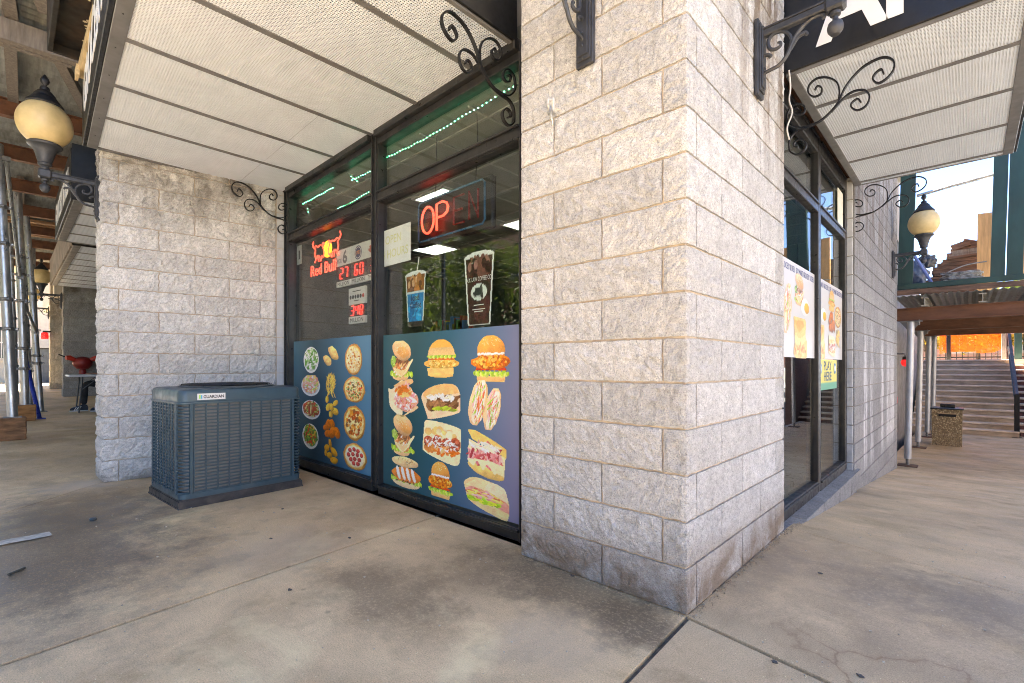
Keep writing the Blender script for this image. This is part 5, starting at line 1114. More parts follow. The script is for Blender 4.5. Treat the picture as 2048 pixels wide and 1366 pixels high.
pole(-8.5, -2.0, .40, -8.62, -2.14, 4.1, .055, 'nearest thick galvanised scaffold pole on the dark wood block', (1.6, 2.0, 2.75, 3.25))
pole(-10.75, -1.84, .43, -10.8, -1.93, 4.1, .055, 'second scaffold pole rising from the orange wood block', (1.05, 1.4, 2.2, 2.65, 2.95))
pole(-12.5, -1.74, .22, -12.6, -1.86, 4.1, .045, 'third scaffold pole behind the blue pole', (1.0, 1.9, 2.6))
pole(-12.2, -1.60, .21, -12.4, -1.80, 4.1, .05, 'fourth scaffold pole close to the blue pole', (1.15, 1.3, 2.5))
pole(-15.9, -1.53, .32, -16.0, -1.62, 4.1, .05, 'fifth scaffold pole, thin and farther off', (1.2, 2.0))
pole(-18.5, -1.5, .34, -18.6, -1.56, 4.1, .05, 'farthest scaffold pole near the red alarm lamp', (1.4,))
pole(-9.7, -2.25, .14, -9.85, -2.42, 4.1, .05, 'scaffold pole at the left picture edge behind the nearest one', (1.4, 2.3, 3.0))
pole(-13.6, -1.92, .25, -13.7, -2.02, 4.1, .045, 'scaffold pole between the third pole and the far shops', (1.1, 2.1, 2.9))
pole(-8.55, -5.0, .12, -8.6, -5.05, 4.1, .055, 'scaffold pole at the kerb side of the shed, left edge', (1.2, 2.4))
pole(-5.4, -5.0, .02, -5.45, -5.02, 4.1, .055, 'kerb side scaffold pole reflected in the left shop pane', (1.2, 2.4))
pole(-2.7, -5.0, .0, -2.72, -5.02, 4.1, .055, 'kerb side scaffold pole reflected beside the iced coffee sticker', (1.2, 2.4, 3.4))
for i, (a, b, r_, lb) in enumerate((((-8.55, -2.06, 3.9), (-10.7, -1.90, 2.6), .024, 'steep scaffold brace from the nearest pole to the second'), ((-10.72, -1.9, 2.75), (-12.4, -1.75, 1.1), .024, 'grey scaffold brace between the second and third poles'), ((-10.75, -1.86, 2.2), (-12.25, -1.66, 1.75), .022, 'short scaffold brace with clamps at mid height'), ((-8.5, -5.0, 1.2), (-2.7, -5.0, 3.2), .024, 'long diagonal brace along the kerb reflected in the window'), ((-2.7, -5.0, 3.3), (.4, -5.0, 1.4), .024, 'diagonal brace at the kerb reflected behind the coffee cup sticker'))):
    t = thing('scaffold_brace', a, lb, 'scaffold brace'); G().tube([a, b], r_, 8).build('tube', M_pole, t, True)
    for p in (a, b): G().obox(p, (.03, 0, 0), (0, .04, 0), (0, 0, .03)).build('clamp', M_clamp, t)
for y, z, lb in ((-5.0, 1.2, 'horizontal scaffold rail along the kerb'),): tag(G().tube([(-19, y, z+.2), (-2.7, y, z)], .024, 8).build('scaffold_rail', M_pole), lb, 'scaffold rail')
ibeam(G(), (-19, -5.0, 4.0), (-4.2, -5.0, 4.0)).build('edge_beam', M_rust, shed)
t = thing('blue_prop', (-10.95, -1.66, .17), 'bright blue leaning steel prop beside the scaffold poles', 'prop')
G().tube([(-10.95, -1.66, .18), (-11.35, -1.78, .95), (-11.55, -1.84, 1.36)], .032, 12).build('tube', mat('blue_paint', (.01, .035, .33), .35, .1, var=.15, vs=6), t, True)
G().box((-11.05, -1.74, .165), (-10.85, -1.58, .18), .003).build('foot_plate', MC['blue_paint'], t); G().tube([(-11.5, -1.82, 1.26), (-11.7, -1.88, 1.64)], .024, 10).build('inner_tube', M_pole, t, True)
# ---------------------------------------------------------------- table, seated person, fire connection, alarm lamp
t = thing('folding_table', (-11.85, -.7, .2), 'grey folding table by the far shop front', 'table')
zt = gz(-11.9, 0)
G().box((-12.2, -1.25, zt+.69), (-11.4, .1, zt+.73), .008).build('tabletop', mat('table_plastic', (.5, .5, .5), .5, var=.06), t)
for x in (-12.1, -11.5):
    for y in (-1.1, -.05): G().tube([(x, y, zt), (x, y+.05, zt+.69)], .014, 8).build('leg', mat('table_leg', (.08, .08, .08), .4, .4), t, True)
    G().tube([(x, -1.05, zt+.45), (x, -.8, zt+.68)], .008, 6).build('brace', MC['table_leg'], t)
t = thing('folding_chair', (-11.75, -.35, .2), 'folding chair with a pale back beside the wing wall edge', 'chair')
for x in (-11.95, -11.55):
    G().tube([(x, -.60, zt), (x, -.28, zt+.5), (x, -.16, zt+.85)], .011, 8).build('front_leg', MC['table_leg'], t, True); G().tube([(x, -.05, zt), (x, -.42, zt+.44)], .011, 8).build('rear_leg', MC['table_leg'], t, True)
G().box((-11.95, -.62, zt+.43), (-11.55, -.2, zt+.455), .01).build('seat', mat('chair_grey', (.35, .35, .36), .5), t); G().box((-11.95, -.17, zt+.62), (-11.55, -.14, zt+.85), .01).build('backrest', mat('chair_pale', (.6, .6, .6), .5), t)
def skin_body(name, verts, edges, radii, m, parent, root=0, sub=2):
    me = bpy.data.meshes.new(name); o0 = wl(parent) if parent else Vector(verts[0])
    me.from_pydata([Vector(v)-o0 for v in verts], edges, []); o = bpy.data.objects.new(name, me); COL.objects.link(o)
    sk = o.modifiers.new('s', 'SKIN'); sb = o.modifiers.new('b', 'SUBSURF'); sb.levels = sb.render_levels = sub
    if not me.skin_vertices: bpy.context.view_layer.objects.active = o
    for i, v in enumerate(me.skin_vertices[0].data): v.radius = (radii[i], radii[i]) if not hasattr(radii[i], '__len__') else radii[i]; v.use_root = (i == root)
    dg = bpy.context.evaluated_depsgraph_get(); dg.update(); nm = bpy.data.meshes.new_from_object(o.evaluated_get(dg)); bpy.data.objects.remove(o)
    nm.materials.clear(); nm.materials.append(m); nm.polygons.foreach_set('use_smooth', [True]*len(nm.polygons))
    q = bpy.data.objects.new(name, nm); COL.objects.link(q)
    if parent: q.parent = parent
    else: q.location = o0
    return q
per = thing('person', (-11.72, -.45, .2), 'seated person in black trousers and dark striped trainers behind the wing wall edge', 'person')
bx_, by_ = -11.75, -.36
V = [(bx_, by_, zt+.55), (bx_, by_+.03, zt+.78), (bx_, by_+.02, zt+1.02), (bx_, by_, zt+1.10), (bx_, by_-.02, zt+1.20), (bx_, by_-.04, zt+1.32)]
E_ = [(0, 1), (1, 2), (2, 3), (3, 4), (4, 5)]; RR = [(.15, .12), (.14, .11), (.17, .11), .06, .085, .085]
def leg(sx, knee, ank, toe):
    b = len(V); V.extend([(bx_+sx*.09, by_-.06, zt+.53), knee, ank]); RR.extend([.095, .068, .052]); E_.extend([(0, b), (b, b+1), (b+1, b+2)])
leg(-1, (bx_-.13, -.98, zt+.55), (bx_-.13, -1.0, zt+.12), None); leg(1, (bx_+.12, -.80, zt+.54), (bx_+.14, -.72, zt+.12), None)
for sx in (-1, 1):
    b = len(V); V.extend([(bx_+sx*.2, by_, zt+1.0), (bx_+sx*.24, by_-.15, zt+.76), (bx_+sx*.16, by_-.42, zt+.75)]); RR.extend([.06, .048, .04]); E_.extend([(2, b), (b, b+1), (b+1, b+2)])
M_cloth = mat('black_cloth', (.014, .014, .015), .85, var=.3, vs=8, bump=.4, bs=30)
body = skin_body('body', V, E_, RR, M_cloth, per)
M_skin = mat('skin', (.35, .19, .12), .55, var=.08)
h = G().lathe([(.03, 0), (.06, .02), (.078, .07), (.085, .13), (.078, .19), (.05, .225), (.01, .235)], (bx_, by_-.05, zt+1.20), 18).build('head', M_skin, per, True)
G().lathe([(.084, .12), (.092, .15), (.086, .20), (.055, .24), (.01, .25)], (bx_, by_-.035, zt+1.205), 18).build('hair', mat('dark_hair', (.015, .011, .009), .7), h, True)
G().obox((bx_, by_-.14, zt+1.30), (.012, 0, 0), (0, .018, 0), (0, .006, .022)).build('nose', M_skin, h)
for sx in (-1, 1): G().lathe([(.009, 0), (.009, .004)], (bx_+sx*.032, by_-.128, zt+1.325), 8, 1).build('eye', MC['print_black'], h); G().lathe([(.02, 0), (.012, .012)], (bx_+sx*.086, by_-.04, zt+1.30), 8, 0).build('ear', M_skin, h)
for sx in (-1, 1):
    hx, hy = bx_+sx*.15, by_-.46
    VV = [(hx, hy+.02, zt+.75), (hx, hy-.05, zt+.752), (hx, hy-.085, zt+.75)]; EE = [(0, 1), (1, 2)]; HR = [(.03, .02), (.038, .016), (.034, .013)]
    for i in range(4): b = len(VV); VV += [(hx-.027+.018*i, hy-.125, zt+.755), (hx-.029+.019*i, hy-.155+.006*abs(i-1.5), zt+.742)]; HR += [.009, .0075]; EE += [(2, b), (b, b+1)]
    b = len(VV); VV += [(hx-sx*.045, hy-.06, zt+.75), (hx-sx*.06, hy-.095, zt+.745)]; HR += [.011, .009]; EE += [(1, b), (b, b+1)]
    skin_body('hand', VV, EE, HR, M_skin, per, 1, 1)
M_shoe = mat('navy_shoe', (.02, .024, .035), .7, var=.2); M_sole = mat('white_sole', (.62, .62, .60), .6)
for (x, y, a) in ((bx_-.13, -1.0, 0), (bx_+.14, -.72, .15)):
    z = zt; prof = [(.06, .0), (.065, .05), (.05, .10), (.0, .12), (-.06, .095), (-.12, .07), (-.17, .055), (-.20, .035), (-.205, .0)]
    sh = part_empty('shoe', (x, y, z), per)
    vs = []; 
    for sx in (-1, 1): vs += [(x+sx*(.042 if i not in (7, 8) else .03), y+p, z+.022+q) for i, (p, q) in enumerate(prof)]
    n = len(prof); G().raw(vs, [tuple(range(n)), tuple(range(n, 2*n))[::-1]]+[(i, n+i, n+(i+1) % n, (i+1) % n) for i in range(n)]).build('upper', M_shoe, sh, True)
    G().box((x-.046, y-.212, z+.0), (x+.046, y+.068, z+.024), .01).build('sole', M_sole, sh)
    for k_ in range(3):
        G().obox((x+.0465, y-.06-.035*k_, z+.07-.008*k_), (.002, 0, 0), (0, .007, 0), (0, .016, .032)).build('stripe', M_sole, sh)
M_firered = mat('fire_red', (.20, .012, .012), .4, .1, var=.25, vs=9, dirt=.25)
t = thing('fire_connection', (-15.2, -.6, .85), 'dark red twin fire hose connection in front of the far grey pier', 'fire connection')
cx_, cy_, cz_ = -15.55, -.72, 1.18
G().lathe([(.02, -.17), (.12, -.145), (.185, -.07), (.205, .0), (.185, .075), (.12, .135), (.03, .16)], (cx_, cy_, cz_), 18).build('body', M_firered, t, True)
G().lathe([(.075, -.30), (.075, -.2), (.06, -.16)], (cx_, cy_, cz_), 14).build('stem', M_firered, t, True)
for s in (-1, 1):
    G().tube([(cx_+.03, cy_+s*.12, cz_+.06), (cx_+.08, cy_+s*.26, cz_+.13), (cx_+.1, cy_+s*.32, cz_+.13)], [.05, .065, .05], 12).build('inlet', mat('bright_red', (.42, .03, .015), .4, var=.2), t, True)
    G().tube([(cx_+.1, cy_+s*.34, cz_+.15), (cx_+.12, cy_+s*.46, cz_+.21)], .014, 8).build('handle', M_iron, t)
G().box((-15.8, cy_-.05, .9), (-15.5, cy_+.05, .98)).build('pipe_bracket', M_firered, t)
t = thing('alarm_lamp', (-21.2, -1.12, 2.0), 'small red alarm lamp on the far pier, left', 'alarm lamp')
M_alarm = mat('red_lamp_glass', (.6, .02, .02), .25, emit=(1, .03, .03), es=.06)
G().lathe([(.09, 0), (.10, .06), (.09, .2), (.04, .23)], (-21.25, -1.2, 2.0), 12).build('lens', M_alarm, t, True); G().box((-21.36, -1.25, 2.22), (-21.14, -1.05, 2.27), .01).build('bracket', M_iron, t)
t = thing('alarm_lamp', (.06, 9.7, 1.1), 'red ball alarm lamp on a bracket beside the side street poles', 'alarm lamp')
G().lathe([(.02, -.07), (.055, -.05), (.075, .0), (.07, .04), (.05, .06)], (.02, 9.7, 1.16), 14).build('lens', M_alarm, t, True); G().lathe([(.05, .06), (.05, .1), (.03, .12)], (.02, 9.7, 1.16), 12).build('cap', M_iron, t, True)
G().tube([(.02, 9.7, 1.28), (.0, 9.7, 1.33), (-.4, 9.7, 1.35)], .016, 8).build('bracket_arm', M_clamp, t); G().box((-.42, 9.62, 1.27), (-.36, 9.78, 1.43), .008).build('back_plate', M_clamp, t)
t = thing('hose_valve', (-.1, 9.15, .4), 'red capped hose valve low on the recessed side wall', 'valve')
G().tube([(-.4, 9.15, .48), (-.12, 9.15, .48)], .04, 10).build('pipe', M_clamp, t, True); G().lathe([(.075, 0), (.085, .02), (.085, .05), (.05, .07)], (-.12, 9.15, .48), 14, 0).build('cap', mat('valve_red', (.35, .03, .03), .4, var=.2), t, True); G().lathe([(.1, -.015), (.1, .0)], (-.13, 9.15, .48), 14, 0).build('flange', M_clamp, t)
tag(G().tube([(-.38, 8.8, -.5), (-.38, 8.8, 2.0), (-.3, 8.9, 2.1)], .022, 8).build('conduit', M_clamp, None, True), 'grey conduit running up the recessed side wall', 'conduit')
# ================================================================ shed over the side street, right
M_green = mat('dark_green_paint', (.012, .045, .038), .5, var=.35, vs=4, stretch=(1, 1, .3), dirt=.3, dcol=(.03, .04, .035))
M_lumbd = mat('weathered_lumber', (.13, .075, .05), .85, var=.55, vs=4, stretch=(1, 6, 6), dirt=.4, dcol=(.03, .02, .014))
M_ply = mat('orange_board', (.50, .27, .11), .75, var=.3, vs=3, stretch=(9, 9, .8), dirt=.2)
sh2 = thing('street_shed', (1.4, 11, -.7), 'side street shed deck with dark green posts and brown steel beams', 'scaffold roof')
DY = 8.5; DZ = 2.43
for x0, x1, nm in ((.0, .2, 'green_post'), (1.13, 1.29, 'green_post'), (1.305, 1.48, 'green_post'), (2.75, 2.92, 'green_post')):
    o = G().prism([(x0, DY, DZ), (x1, DY, DZ), (x1, DY+.09, DZ), (x0, DY+.09, DZ)], (.06, 0, 2.6)).build(nm, M_green, sh2)
G().box((.0, DY-.012, DZ-.03), (3.1, DY+.03, DZ+.06), .004).build('green_rim', M_green, sh2)
G().box((-.02, DY+.0, DZ-.12), (3.1, DY+.05, DZ-.035), .004).build('rim_board', M_lumbd, sh2)
for i in range(8): corr(-.05+i*.4, -.05+i*.4+.41, DY+.04, 15.5, DZ-.14+.006*(i % 2), 'deck_sheet', sh2, M_corr, .1, .014)
for x in (.35, 1.05, 1.75, 2.45): ibeam(G(), (x, DY+.06, DZ-.25), (x, 15.5, DZ-.25), .14, .09, .012).build('joist_beam', mat('pale_beam', (.36, .33, .27), .6, .1, var=.2, vs=6, dirt=.3), sh2)
for y in (8.85, 11.9, 14.6): ibeam(G(), (-.05, y, DZ-.43), (3.1, y, DZ-.43), .22, .11, .016).build('cross_beam', M_rust, sh2)
for y in (10.3, 13.2): G().box((-.05, y, DZ-.36), (3.1, y+.08, DZ-.30)).build('plank', M_lumbd, sh2)
tag(G().tube([(.25, DY+.15, 4.0), (.8, DY+.13, 4.07)], .026, 8).tube([(.75, DY+.13, 4.062), (1.2, DY+.10, 4.10)], .032, 8).build('rail_pipe', M_pole), 'thin grey pipe rail crossing the sky between the green posts', 'pipe')
def jack(x, y, lb, ztop=DZ-.56):
    z = gz(.5, y); t = thing('shed_pole', (x, y, z), lb, 'scaffold pole', 'grey poles under the side street shed')
    G().tube([(x, y, z+.13), (x+.045, y, ztop)], .052, 18).build('tube', mat('grey_pole_paint', (.42, .44, .47), .42, .4, var=.12, vs=5, dirt=.25), t, True)
    G().tube([(x, y, z+.02), (x, y, z+.2)], .026, 10).build('screw_jack', M_clamp, t); G().box((x-.14, y-.12, z), (x+.14, y+.12, z+.022), .003).build('foot_board', M_lumbd, t)
    G().box((x-.11, y-.07, ztop), (x+.2, y+.07, ztop+.014), .003).build('head_plate', M_trim, t)
    for s in (-1, 1): G().prism([(x+.04+s*.05, y, ztop), (x+.04+s*.14, y, ztop), (x+.04+s*.05, y, ztop-.13)], (0, .012, 0)).build('gusset', M_trim, t)
    G().tube([(x+.16, y-.05, ztop-.06), (x+.16, y-.05, ztop+.03)], .012, 6).build('bolt', M_clamp, t)
jack(.11, 8.85, 'nearest grey pole under the side street shed'); jack(.07, 11.9, 'second grey pole under the side street shed'); jack(.09, 14.6, 'third grey pole under the side street shed, by the bin'); jack(.17, 15.3, 'farthest grey pole under the side street shed, at the stairs', DZ-.32); jack(2.8, 8.85, 'grey pole at the road side of the side street shed'); jack(2.8, 14.6, 'rear grey pole at the road side of the side street shed')
# load on the deck
t = thing('lumber_pile', (.75, 10.4, DZ-.1), 'stack of weathered brown boards on the side street shed deck', 'lumber')
rd = random.Random(12); z = DZ-.12
for i in range(17):
    h = rd.uniform(.035, .07)
    for j in range(3):
        x0 = .18+.04*max(0, i-5)+rd.uniform(0, .12); x1 = 1.12+rd.uniform(-.05, .12); y = 9.95+j*.3+rd.uniform(-.03, .03)
        G().obox(((x0+x1)/2, y+.13, z+h/2), ((x1-x0)/2, rd.uniform(-.02, .02), rd.uniform(-.012, .012)), (0, .13, 0), (0, 0, h/2*.93)).build('board', (M_lumbd, M_timb, M_ply)[0 if rd.random() < .72 else (1 if rd.random() < .7 else 2)], t)
    z += h
for p in ((.78, 10.0, z+.04, .3), (.93, 10.15, z+.08, -.4), (1.03, 10.05, z+.05, .1)): G().obox(p[:3], (.12, 0, p[3]*.12), (0, .08, 0), (-p[3]*.05, 0, .05)).build('board', M_lumbd, t)
tag(G().prism([(.99, 9.7, DZ-.1), (1.18, 9.7, DZ-.1), (1.18, 9.7, 3.76), (1.0, 9.7, 3.77)], (0, .05, 0)).build('upright_board', M_ply), 'wide orange board standing upright beside the lumber pile', 'board')
tag(G().prism([(1.55, 9.75, DZ-.1), (1.9, 9.75, DZ-.1), (1.9, 9.75, 3.7), (1.55, 9.75, 3.7)], (0, .05, 0)).build('upright_board', M_ply), 'orange board glimpsed right of the green posts', 'board')
vs = []; fs = []
def blob(name, c, r, m, seed, lb, cat, amp=.25):
    bm = bmesh.new(); bmesh.ops.create_icosphere(bm, subdivisions=4, radius=1)
    for v in bm.verts:
        n = v.co.copy(); d = 1+amp*abs(mn.noise(n*2.2+Vector((seed, 0, 0))))*2-amp*.5+amp*.4*abs(mn.noise(n*6+Vector((0, seed, 0)))); v.co = Vector((n.x*r[0]*d, n.y*r[1]*d, max(n.z, -.75)*r[2]*d))+Vector(c)
    bm.verts.index_update(); o = addmesh(name, [v.co[:] for v in bm.verts], [[v.index for v in f.verts] for f in bm.faces], m, None, True); bm.free(); return tag(o, lb, cat)
blob('tarp_bag', (.14, 9.55, 2.78), (.20, .16, .26), mat('blue_grey_tarp', (.07, .10, .16), .35, var=.4, vs=6, bump=.5, bs=20), 3, 'crumpled blue grey tarp bag on the shed deck', 'bag', .35)
blob('tarp_bag', (.30, 9.85, 3.05), (.15, .12, .13), mat('dark_tarp', (.05, .055, .065), .4, var=.4, vs=6), 8, 'dark rubbish bag behind the blue pole on the shed deck', 'bag', .3)
tag(G().tube([(.02, 9.0, 3.42), (.42, 9.1, 2.55)], .026, 10).build('blue_pole', mat('pale_blue_paint', (.16, .22, .48), .45, var=.2, vs=5), None, True), 'light blue pole leaning across the shed deck', 'pole')
g = G(); rd = random.Random(2)
for i in range(13):
    a0 = rd.random()*6; rx, ry = .22+.05*rd.random(), .14+.03*rd.random(); zz = DZ+.07+.012*i
    g.tube([(.80+rx*math.cos(a*.42+a0), 8.85+ry*math.sin(a*.42+a0), zz+.03*math.sin(a*.42+a0*2)) for a in range(16)], .0085, 6)
g.tube(spl([(.62, 8.8, 2.66), (.85, 8.78, 2.75), (1.1, 8.8, 2.78)], 5), .009, 6)
tag(g.build('cable_coil', mat('black_white_cable', (.30, .30, .29), .5, var=.9, vs=14), None, True), 'loose coil of black and white cable at the deck edge', 'cable coil')
tag(G().obox((.20, 8.75, DZ+.05), (.16, 0, 0), (0, .12, 0), (0, .0, .02)).build('white_board', mat('white_offcut', (.75, .75, .75), .6)), 'white offcut board lying on the shed deck', 'board')
tag(G().box((.25, 8.75, DZ+.02), (.75, 8.95, DZ+.075), .005).build('plank', mat('pink_plank', (.42, .27, .2), .8, var=.2, vs=6)), 'pale pinkish plank lying along the deck edge', 'plank')
tag(G().box((-.6, 9.1, DZ), (.02, 9.2, 4.0)).build('white_screen', mat('white_sheet', (.68, .68, .68), .7, var=.05)), 'white panel behind the left green post', 'panel')
# low green house wall far behind the pile
# ---------------------------------------------------------------- stairs
M_stair = mat('worn_concrete', (.74, .58, .44), .8, var=.25, vs=3, stretch=(1, 4, 4), bump=.4, bs=80, dirt=.35, dcol=(.12, .09, .065))
M_riser = mat('shaded_riser', (.46, .35, .26), .85, var=.3, vs=3, stretch=(1, 4, 4), dirt=.4, dcol=(.1, .07, .05))  # tread concrete darkened, shade put into the colour so the steps read
M_brickst = mat('dark_brick_riser', (.14, .06, .05), .85, var=.35, vs=12)
st = thing('stairs', (1, 16.4, -.8), 'broad concrete stairs climbing away under the side street shed', 'stairs')
NR = 13; rh = (1.32+.8)/NR
for i in range(NR):
    y = 16.4+i*.32; z1 = -.8+rh*(i+1)
    G().box((-.35, y, z1-rh-.3), (1.855, y+.9, z1-.04)).build('riser', M_riser, st); G().box((-.35, y-.05, z1-.042), (1.855, y+.36, z1), .008).build('tread', M_stair, st)
st2 = thing('stairs', (2.5, 16.8, -.8), 'narrower brick-faced stairs right of the handrail', 'stairs')
for i in range(NR):
    y = 16.8+i*.32; z1 = -.8+rh*(i+1)
    G().box((1.9, y, z1-rh-.3), (3.2, y+.9, z1-.05)).build('riser', M_brickst, st2); G().box((1.86, y-.03, z1-.052), (3.2, y+.36, z1), .008).build('tread', M_stair, st2)
G().box((-.5, 20.56, .6), (3.4, 30, 1.318)).build('landing', M_stair, st)
tag(G().box((3.25, 16.2, -1.1), (3.45, 30, 2.6), .01).build('added_screen_wall', mat('screen_wall_brick', (.16, .10, .085), .9, var=.3, vs=10)), 'added dark brick wall hiding the sunlit road right of the stairs', 'wall')  # added wall, screens off the bright sunlit road beside the stairs
t = thing('handrail', (1.8, 16.5, -.75), 'brown and black steel handrail between the two stairs', 'handrail')
M_rail = mat('brown_rail', (.06, .032, .025), .45, .3, var=.3)
G().box((1.76, 16.42, -.82), (1.86, 16.52, .35), .006).build('newel', M_iron, t); G().bar((1.81, 16.47, .32), (1.81, 20.6, 2.42), .07, .09).build('rail', M_rail, t); G().bar((1.81, 16.47, -.2), (1.81, 20.6, 1.75), .03, .05).build('lower_rail', M_iron, t)
G().box((1.71, 16.37, -.83), (1.91, 16.57, -.79), .01).build('foot', M_iron, t); G().box((1.77, 20.55, 1.3), (1.86, 20.64, 2.42), .006).build('newel', M_rail, t)
t = thing('iron_fence', (.9, 21.6, 1.32), 'black iron picket fence at the top of the stairs', 'fence')
for z in (1.40, 2.20): G().box((-.4, 21.6, z), (2.4, 21.64, z+.04)).build('rail', M_iron if z < 2 else mat('pink_rail', (.5, .36, .28), .6), t)
for i in range(19): G().box((-.35+i*.15, 21.61, 1.32), (-.33+i*.15, 21.63, 2.2)).build('picket', M_iron, t)
t = thing('orange_netting', (.8, 21.5, 1.4), 'bright orange safety netting tied along the fence', 'netting')
nm_, nn, np_ = base('orange_net'); nn.links.new(ramp(nn, noi(nn, nn.nodes.new('ShaderNodeTexCoord').outputs['Object'], 5, 4), [(.3, (.62, .085, .004)), (.7, (.72, .14, .008))]), np_.inputs['Base Color']); np_.inputs['Roughness'].default_value = .6
np_.inputs['Transmission Weight'].default_value = 0
tl = nn.nodes.new('ShaderNodeBsdfTranslucent'); tl.inputs[0].default_value = (.7, .14, .01, 1); mx = nn.nodes.new('ShaderNodeMixShader'); mx.inputs[0].default_value = .5
nn.links.new(np_.outputs[0], mx.inputs[1]); nn.links.new(tl.outputs[0], mx.inputs[2]); nn.links.new(mx.outputs[0], nn.nodes['Material Output'].inputs[0])
g = G(); n = 56
xs = np.linspace(.1, 1.75, n); hz_ = [1.48+.14*abs(math.sin(x*1.9+.3))+.16*(x > 1.2)*(x-1.2)*2 for x in xs]
for i in range(n-1):   # ribbons of the net, crossing
    for j in range(26):
        z0 = hz_[i]+(2.5-hz_[i])*j/26; z1 = hz_[i+1]+(2.5-hz_[i+1])*j/26; y0 = 21.52+.03*math.sin(xs[i]*9+j*.4); y1 = 21.52+.03*math.sin(xs[i+1]*9+j*.4); hh = .024 if j < 17 else .045
        g.raw([(xs[i], y0, z0), (xs[i+1], y1, z1), (xs[i+1], y1, z1+hh), (xs[i], y0, z0+hh)], [(0, 1, 2, 3)])
    g.raw([(xs[i], 21.53, hz_[i]), (xs[i]+.012, 21.53, hz_[i]), (xs[i]+.012, 21.53, 2.5), (xs[i], 21.53, 2.5)], [(0, 1, 2, 3)])
g.build('net', nm_, t)
c = G(); rr = random.Random(5)
for i in range(40): a = rr.random()*3.14; c.obox((1.62+rr.gauss(0, .08), 21.45+rr.gauss(0, .03), 2.38+rr.gauss(0, .07)), (.05*math.cos(a), 0, .05*math.sin(a)), (0, .03, .01), (.004, 0, .006))
c.build('bunched_net', nm_, t)
for x, lb in ((.35, 'dark post at the left end of the orange netting'), (1.75, 'thick grey post at the right end of the orange netting'), (2.05, 'dark green post beyond the netting')): tag(G().box((x-.06, 21.3, 1.32), (x+.06 if x < 1 else x+.12, 21.42, 2.75), .005).build('fence_post', M_iron if x < 1 else (M_timb if x < 2 else M_green)), lb, 'post')
# bin
t = thing('litter_bin', (.52, 13.05, -.74), 'square exposed aggregate litter bin with black lid before the stairs', 'bin')
m_, nn, p_ = base('aggregate'); v_ = nn.nodes.new('ShaderNodeTexVoronoi'); v_.inputs['Scale'].default_value = 42; tc = nn.nodes.new('ShaderNodeTexCoord'); nn.links.new(tc.outputs['Object'], v_.inputs['Vector'])
nn.links.new(mix(nn, 1, ramp(nn, v_.outputs['Color'], [(.15, (.24, .16, .085)), (.5, (.42, .30, .16)), (.8, (.58, .45, .27))]), ramp(nn, v_.outputs['Distance'], [(.2, 1), (.6, .5)]), 'MULTIPLY'), p_.inputs['Base Color']); p_.inputs['Roughness'].default_value = .7; nn.links.new(bumpn(nn, v_.outputs['Distance'], .8, .01), p_.inputs['Normal'])
bz = gz(.5, 13.05)
def frus(g, w0, w1, z0, z1, c=(.52, 13.05)): return g.raw([(c[0]+a*w0, c[1]+b*w0, bz+z0) for a, b in ((-1, -1), (1, -1), (1, 1), (-1, 1))]+[(c[0]+a*w1, c[1]+b*w1, bz+z1) for a, b in ((-1, -1), (1, -1), (1, 1), (-1, 1))], [(3, 2, 1, 0), (4, 5, 6, 7), (0, 1, 5, 4), (1, 2, 6, 5), (2, 3, 7, 6), (3, 0, 4, 7)])
frus(G(), .255, .265, .0, .84).build('body', m_, t); M_lid = mat('black_lid', (.012, .012, .013), .35, var=.3)
frus(frus(G(), .285, .285, .84, .865), .28, .20, .866, .88).build('lid', M_lid, t); G().box((.40, 12.95, bz+.88), (.66, 13.15, bz+.955), .008).build('ash_top', M_lid, t)
G().box((.38, 12.775, bz+.68), (.68, 12.8, bz+.74), .004).build('slot', MC['sign_black'], t); G().box((.37, 12.77, bz+.735), (.69, 12.785, bz+.76), .004).build('slot_trim', mat('slot_tan', (.35, .25, .15), .7), t)
# a lone post sign and street pieces seen only in the side window
t = thing('street_bollard', (4.2, 9.0, -.7), 'thin grey street post reflected in the side window', 'post')
G().tube([(2.6, 6.2, gz(0, 6.2)), (2.6, 6.2, gz(0, 6.2)+2.6)], .03, 10).build('shaft', M_pole, t, True); G().lathe([(.09, 0), (.08, .03), (.04, .06)], (2.6, 6.2, gz(0, 6.2)), 12).build('base', M_iron, t)
# ================================================================ buildings and trees across the streets (seen in the glass and through the gaps)
def brick_mat(name, a, b, mo, sc=1.):
    m, nt, p = base(name); L = nt.links; tc = nt.nodes.new('ShaderNodeTexCoord').outputs['Object']
    sp = nt.nodes.new('ShaderNodeSeparateXYZ'); L.new(tc, sp.inputs[0]); cb = nt.nodes.new('ShaderNodeCombineXYZ'); L.new(mth(nt, 'ADD', sp.outputs[0], sp.outputs[1]), cb.inputs[0]); L.new(sp.outputs[2], cb.inputs[1])
    br = nt.nodes.new('ShaderNodeTexBrick'); L.new(cb.outputs[0], br.inputs['Vector']); br.inputs['Color1'].default_value = (*a, 1); br.inputs['Color2'].default_value = (*b, 1); br.inputs['Mortar'].default_value = (*mo, 1)
    br.inputs['Scale'].default_value = 4.4*sc; br.inputs['Brick Width'].default_value = 1.0; br.inputs['Row Height'].default_value = .32; br.inputs['Mortar Size'].default_value = .03
    L.new(mix(nt, .6, br.outputs[0], mix(nt, 1, br.outputs[0], ramp(nt, noi(nt, tc, .6, 5), [(.3, .7), (.7, 1.3)]), 'MULTIPLY')), p.inputs['Base Color']); p.inputs['Roughness'].default_value = .9; return m
M_brick = brick_mat('red_brick', (.30, .13, .085), (.22, .095, .065), (.34, .3, .26)); M_brickp = brick_mat('pink_brick', (.48, .25, .19), (.42, .21, .16), (.5, .42, .38)); M_brickw = brick_mat('tan_brick', (.42, .34, .25), (.36, .28, .2), (.45, .4, .34))
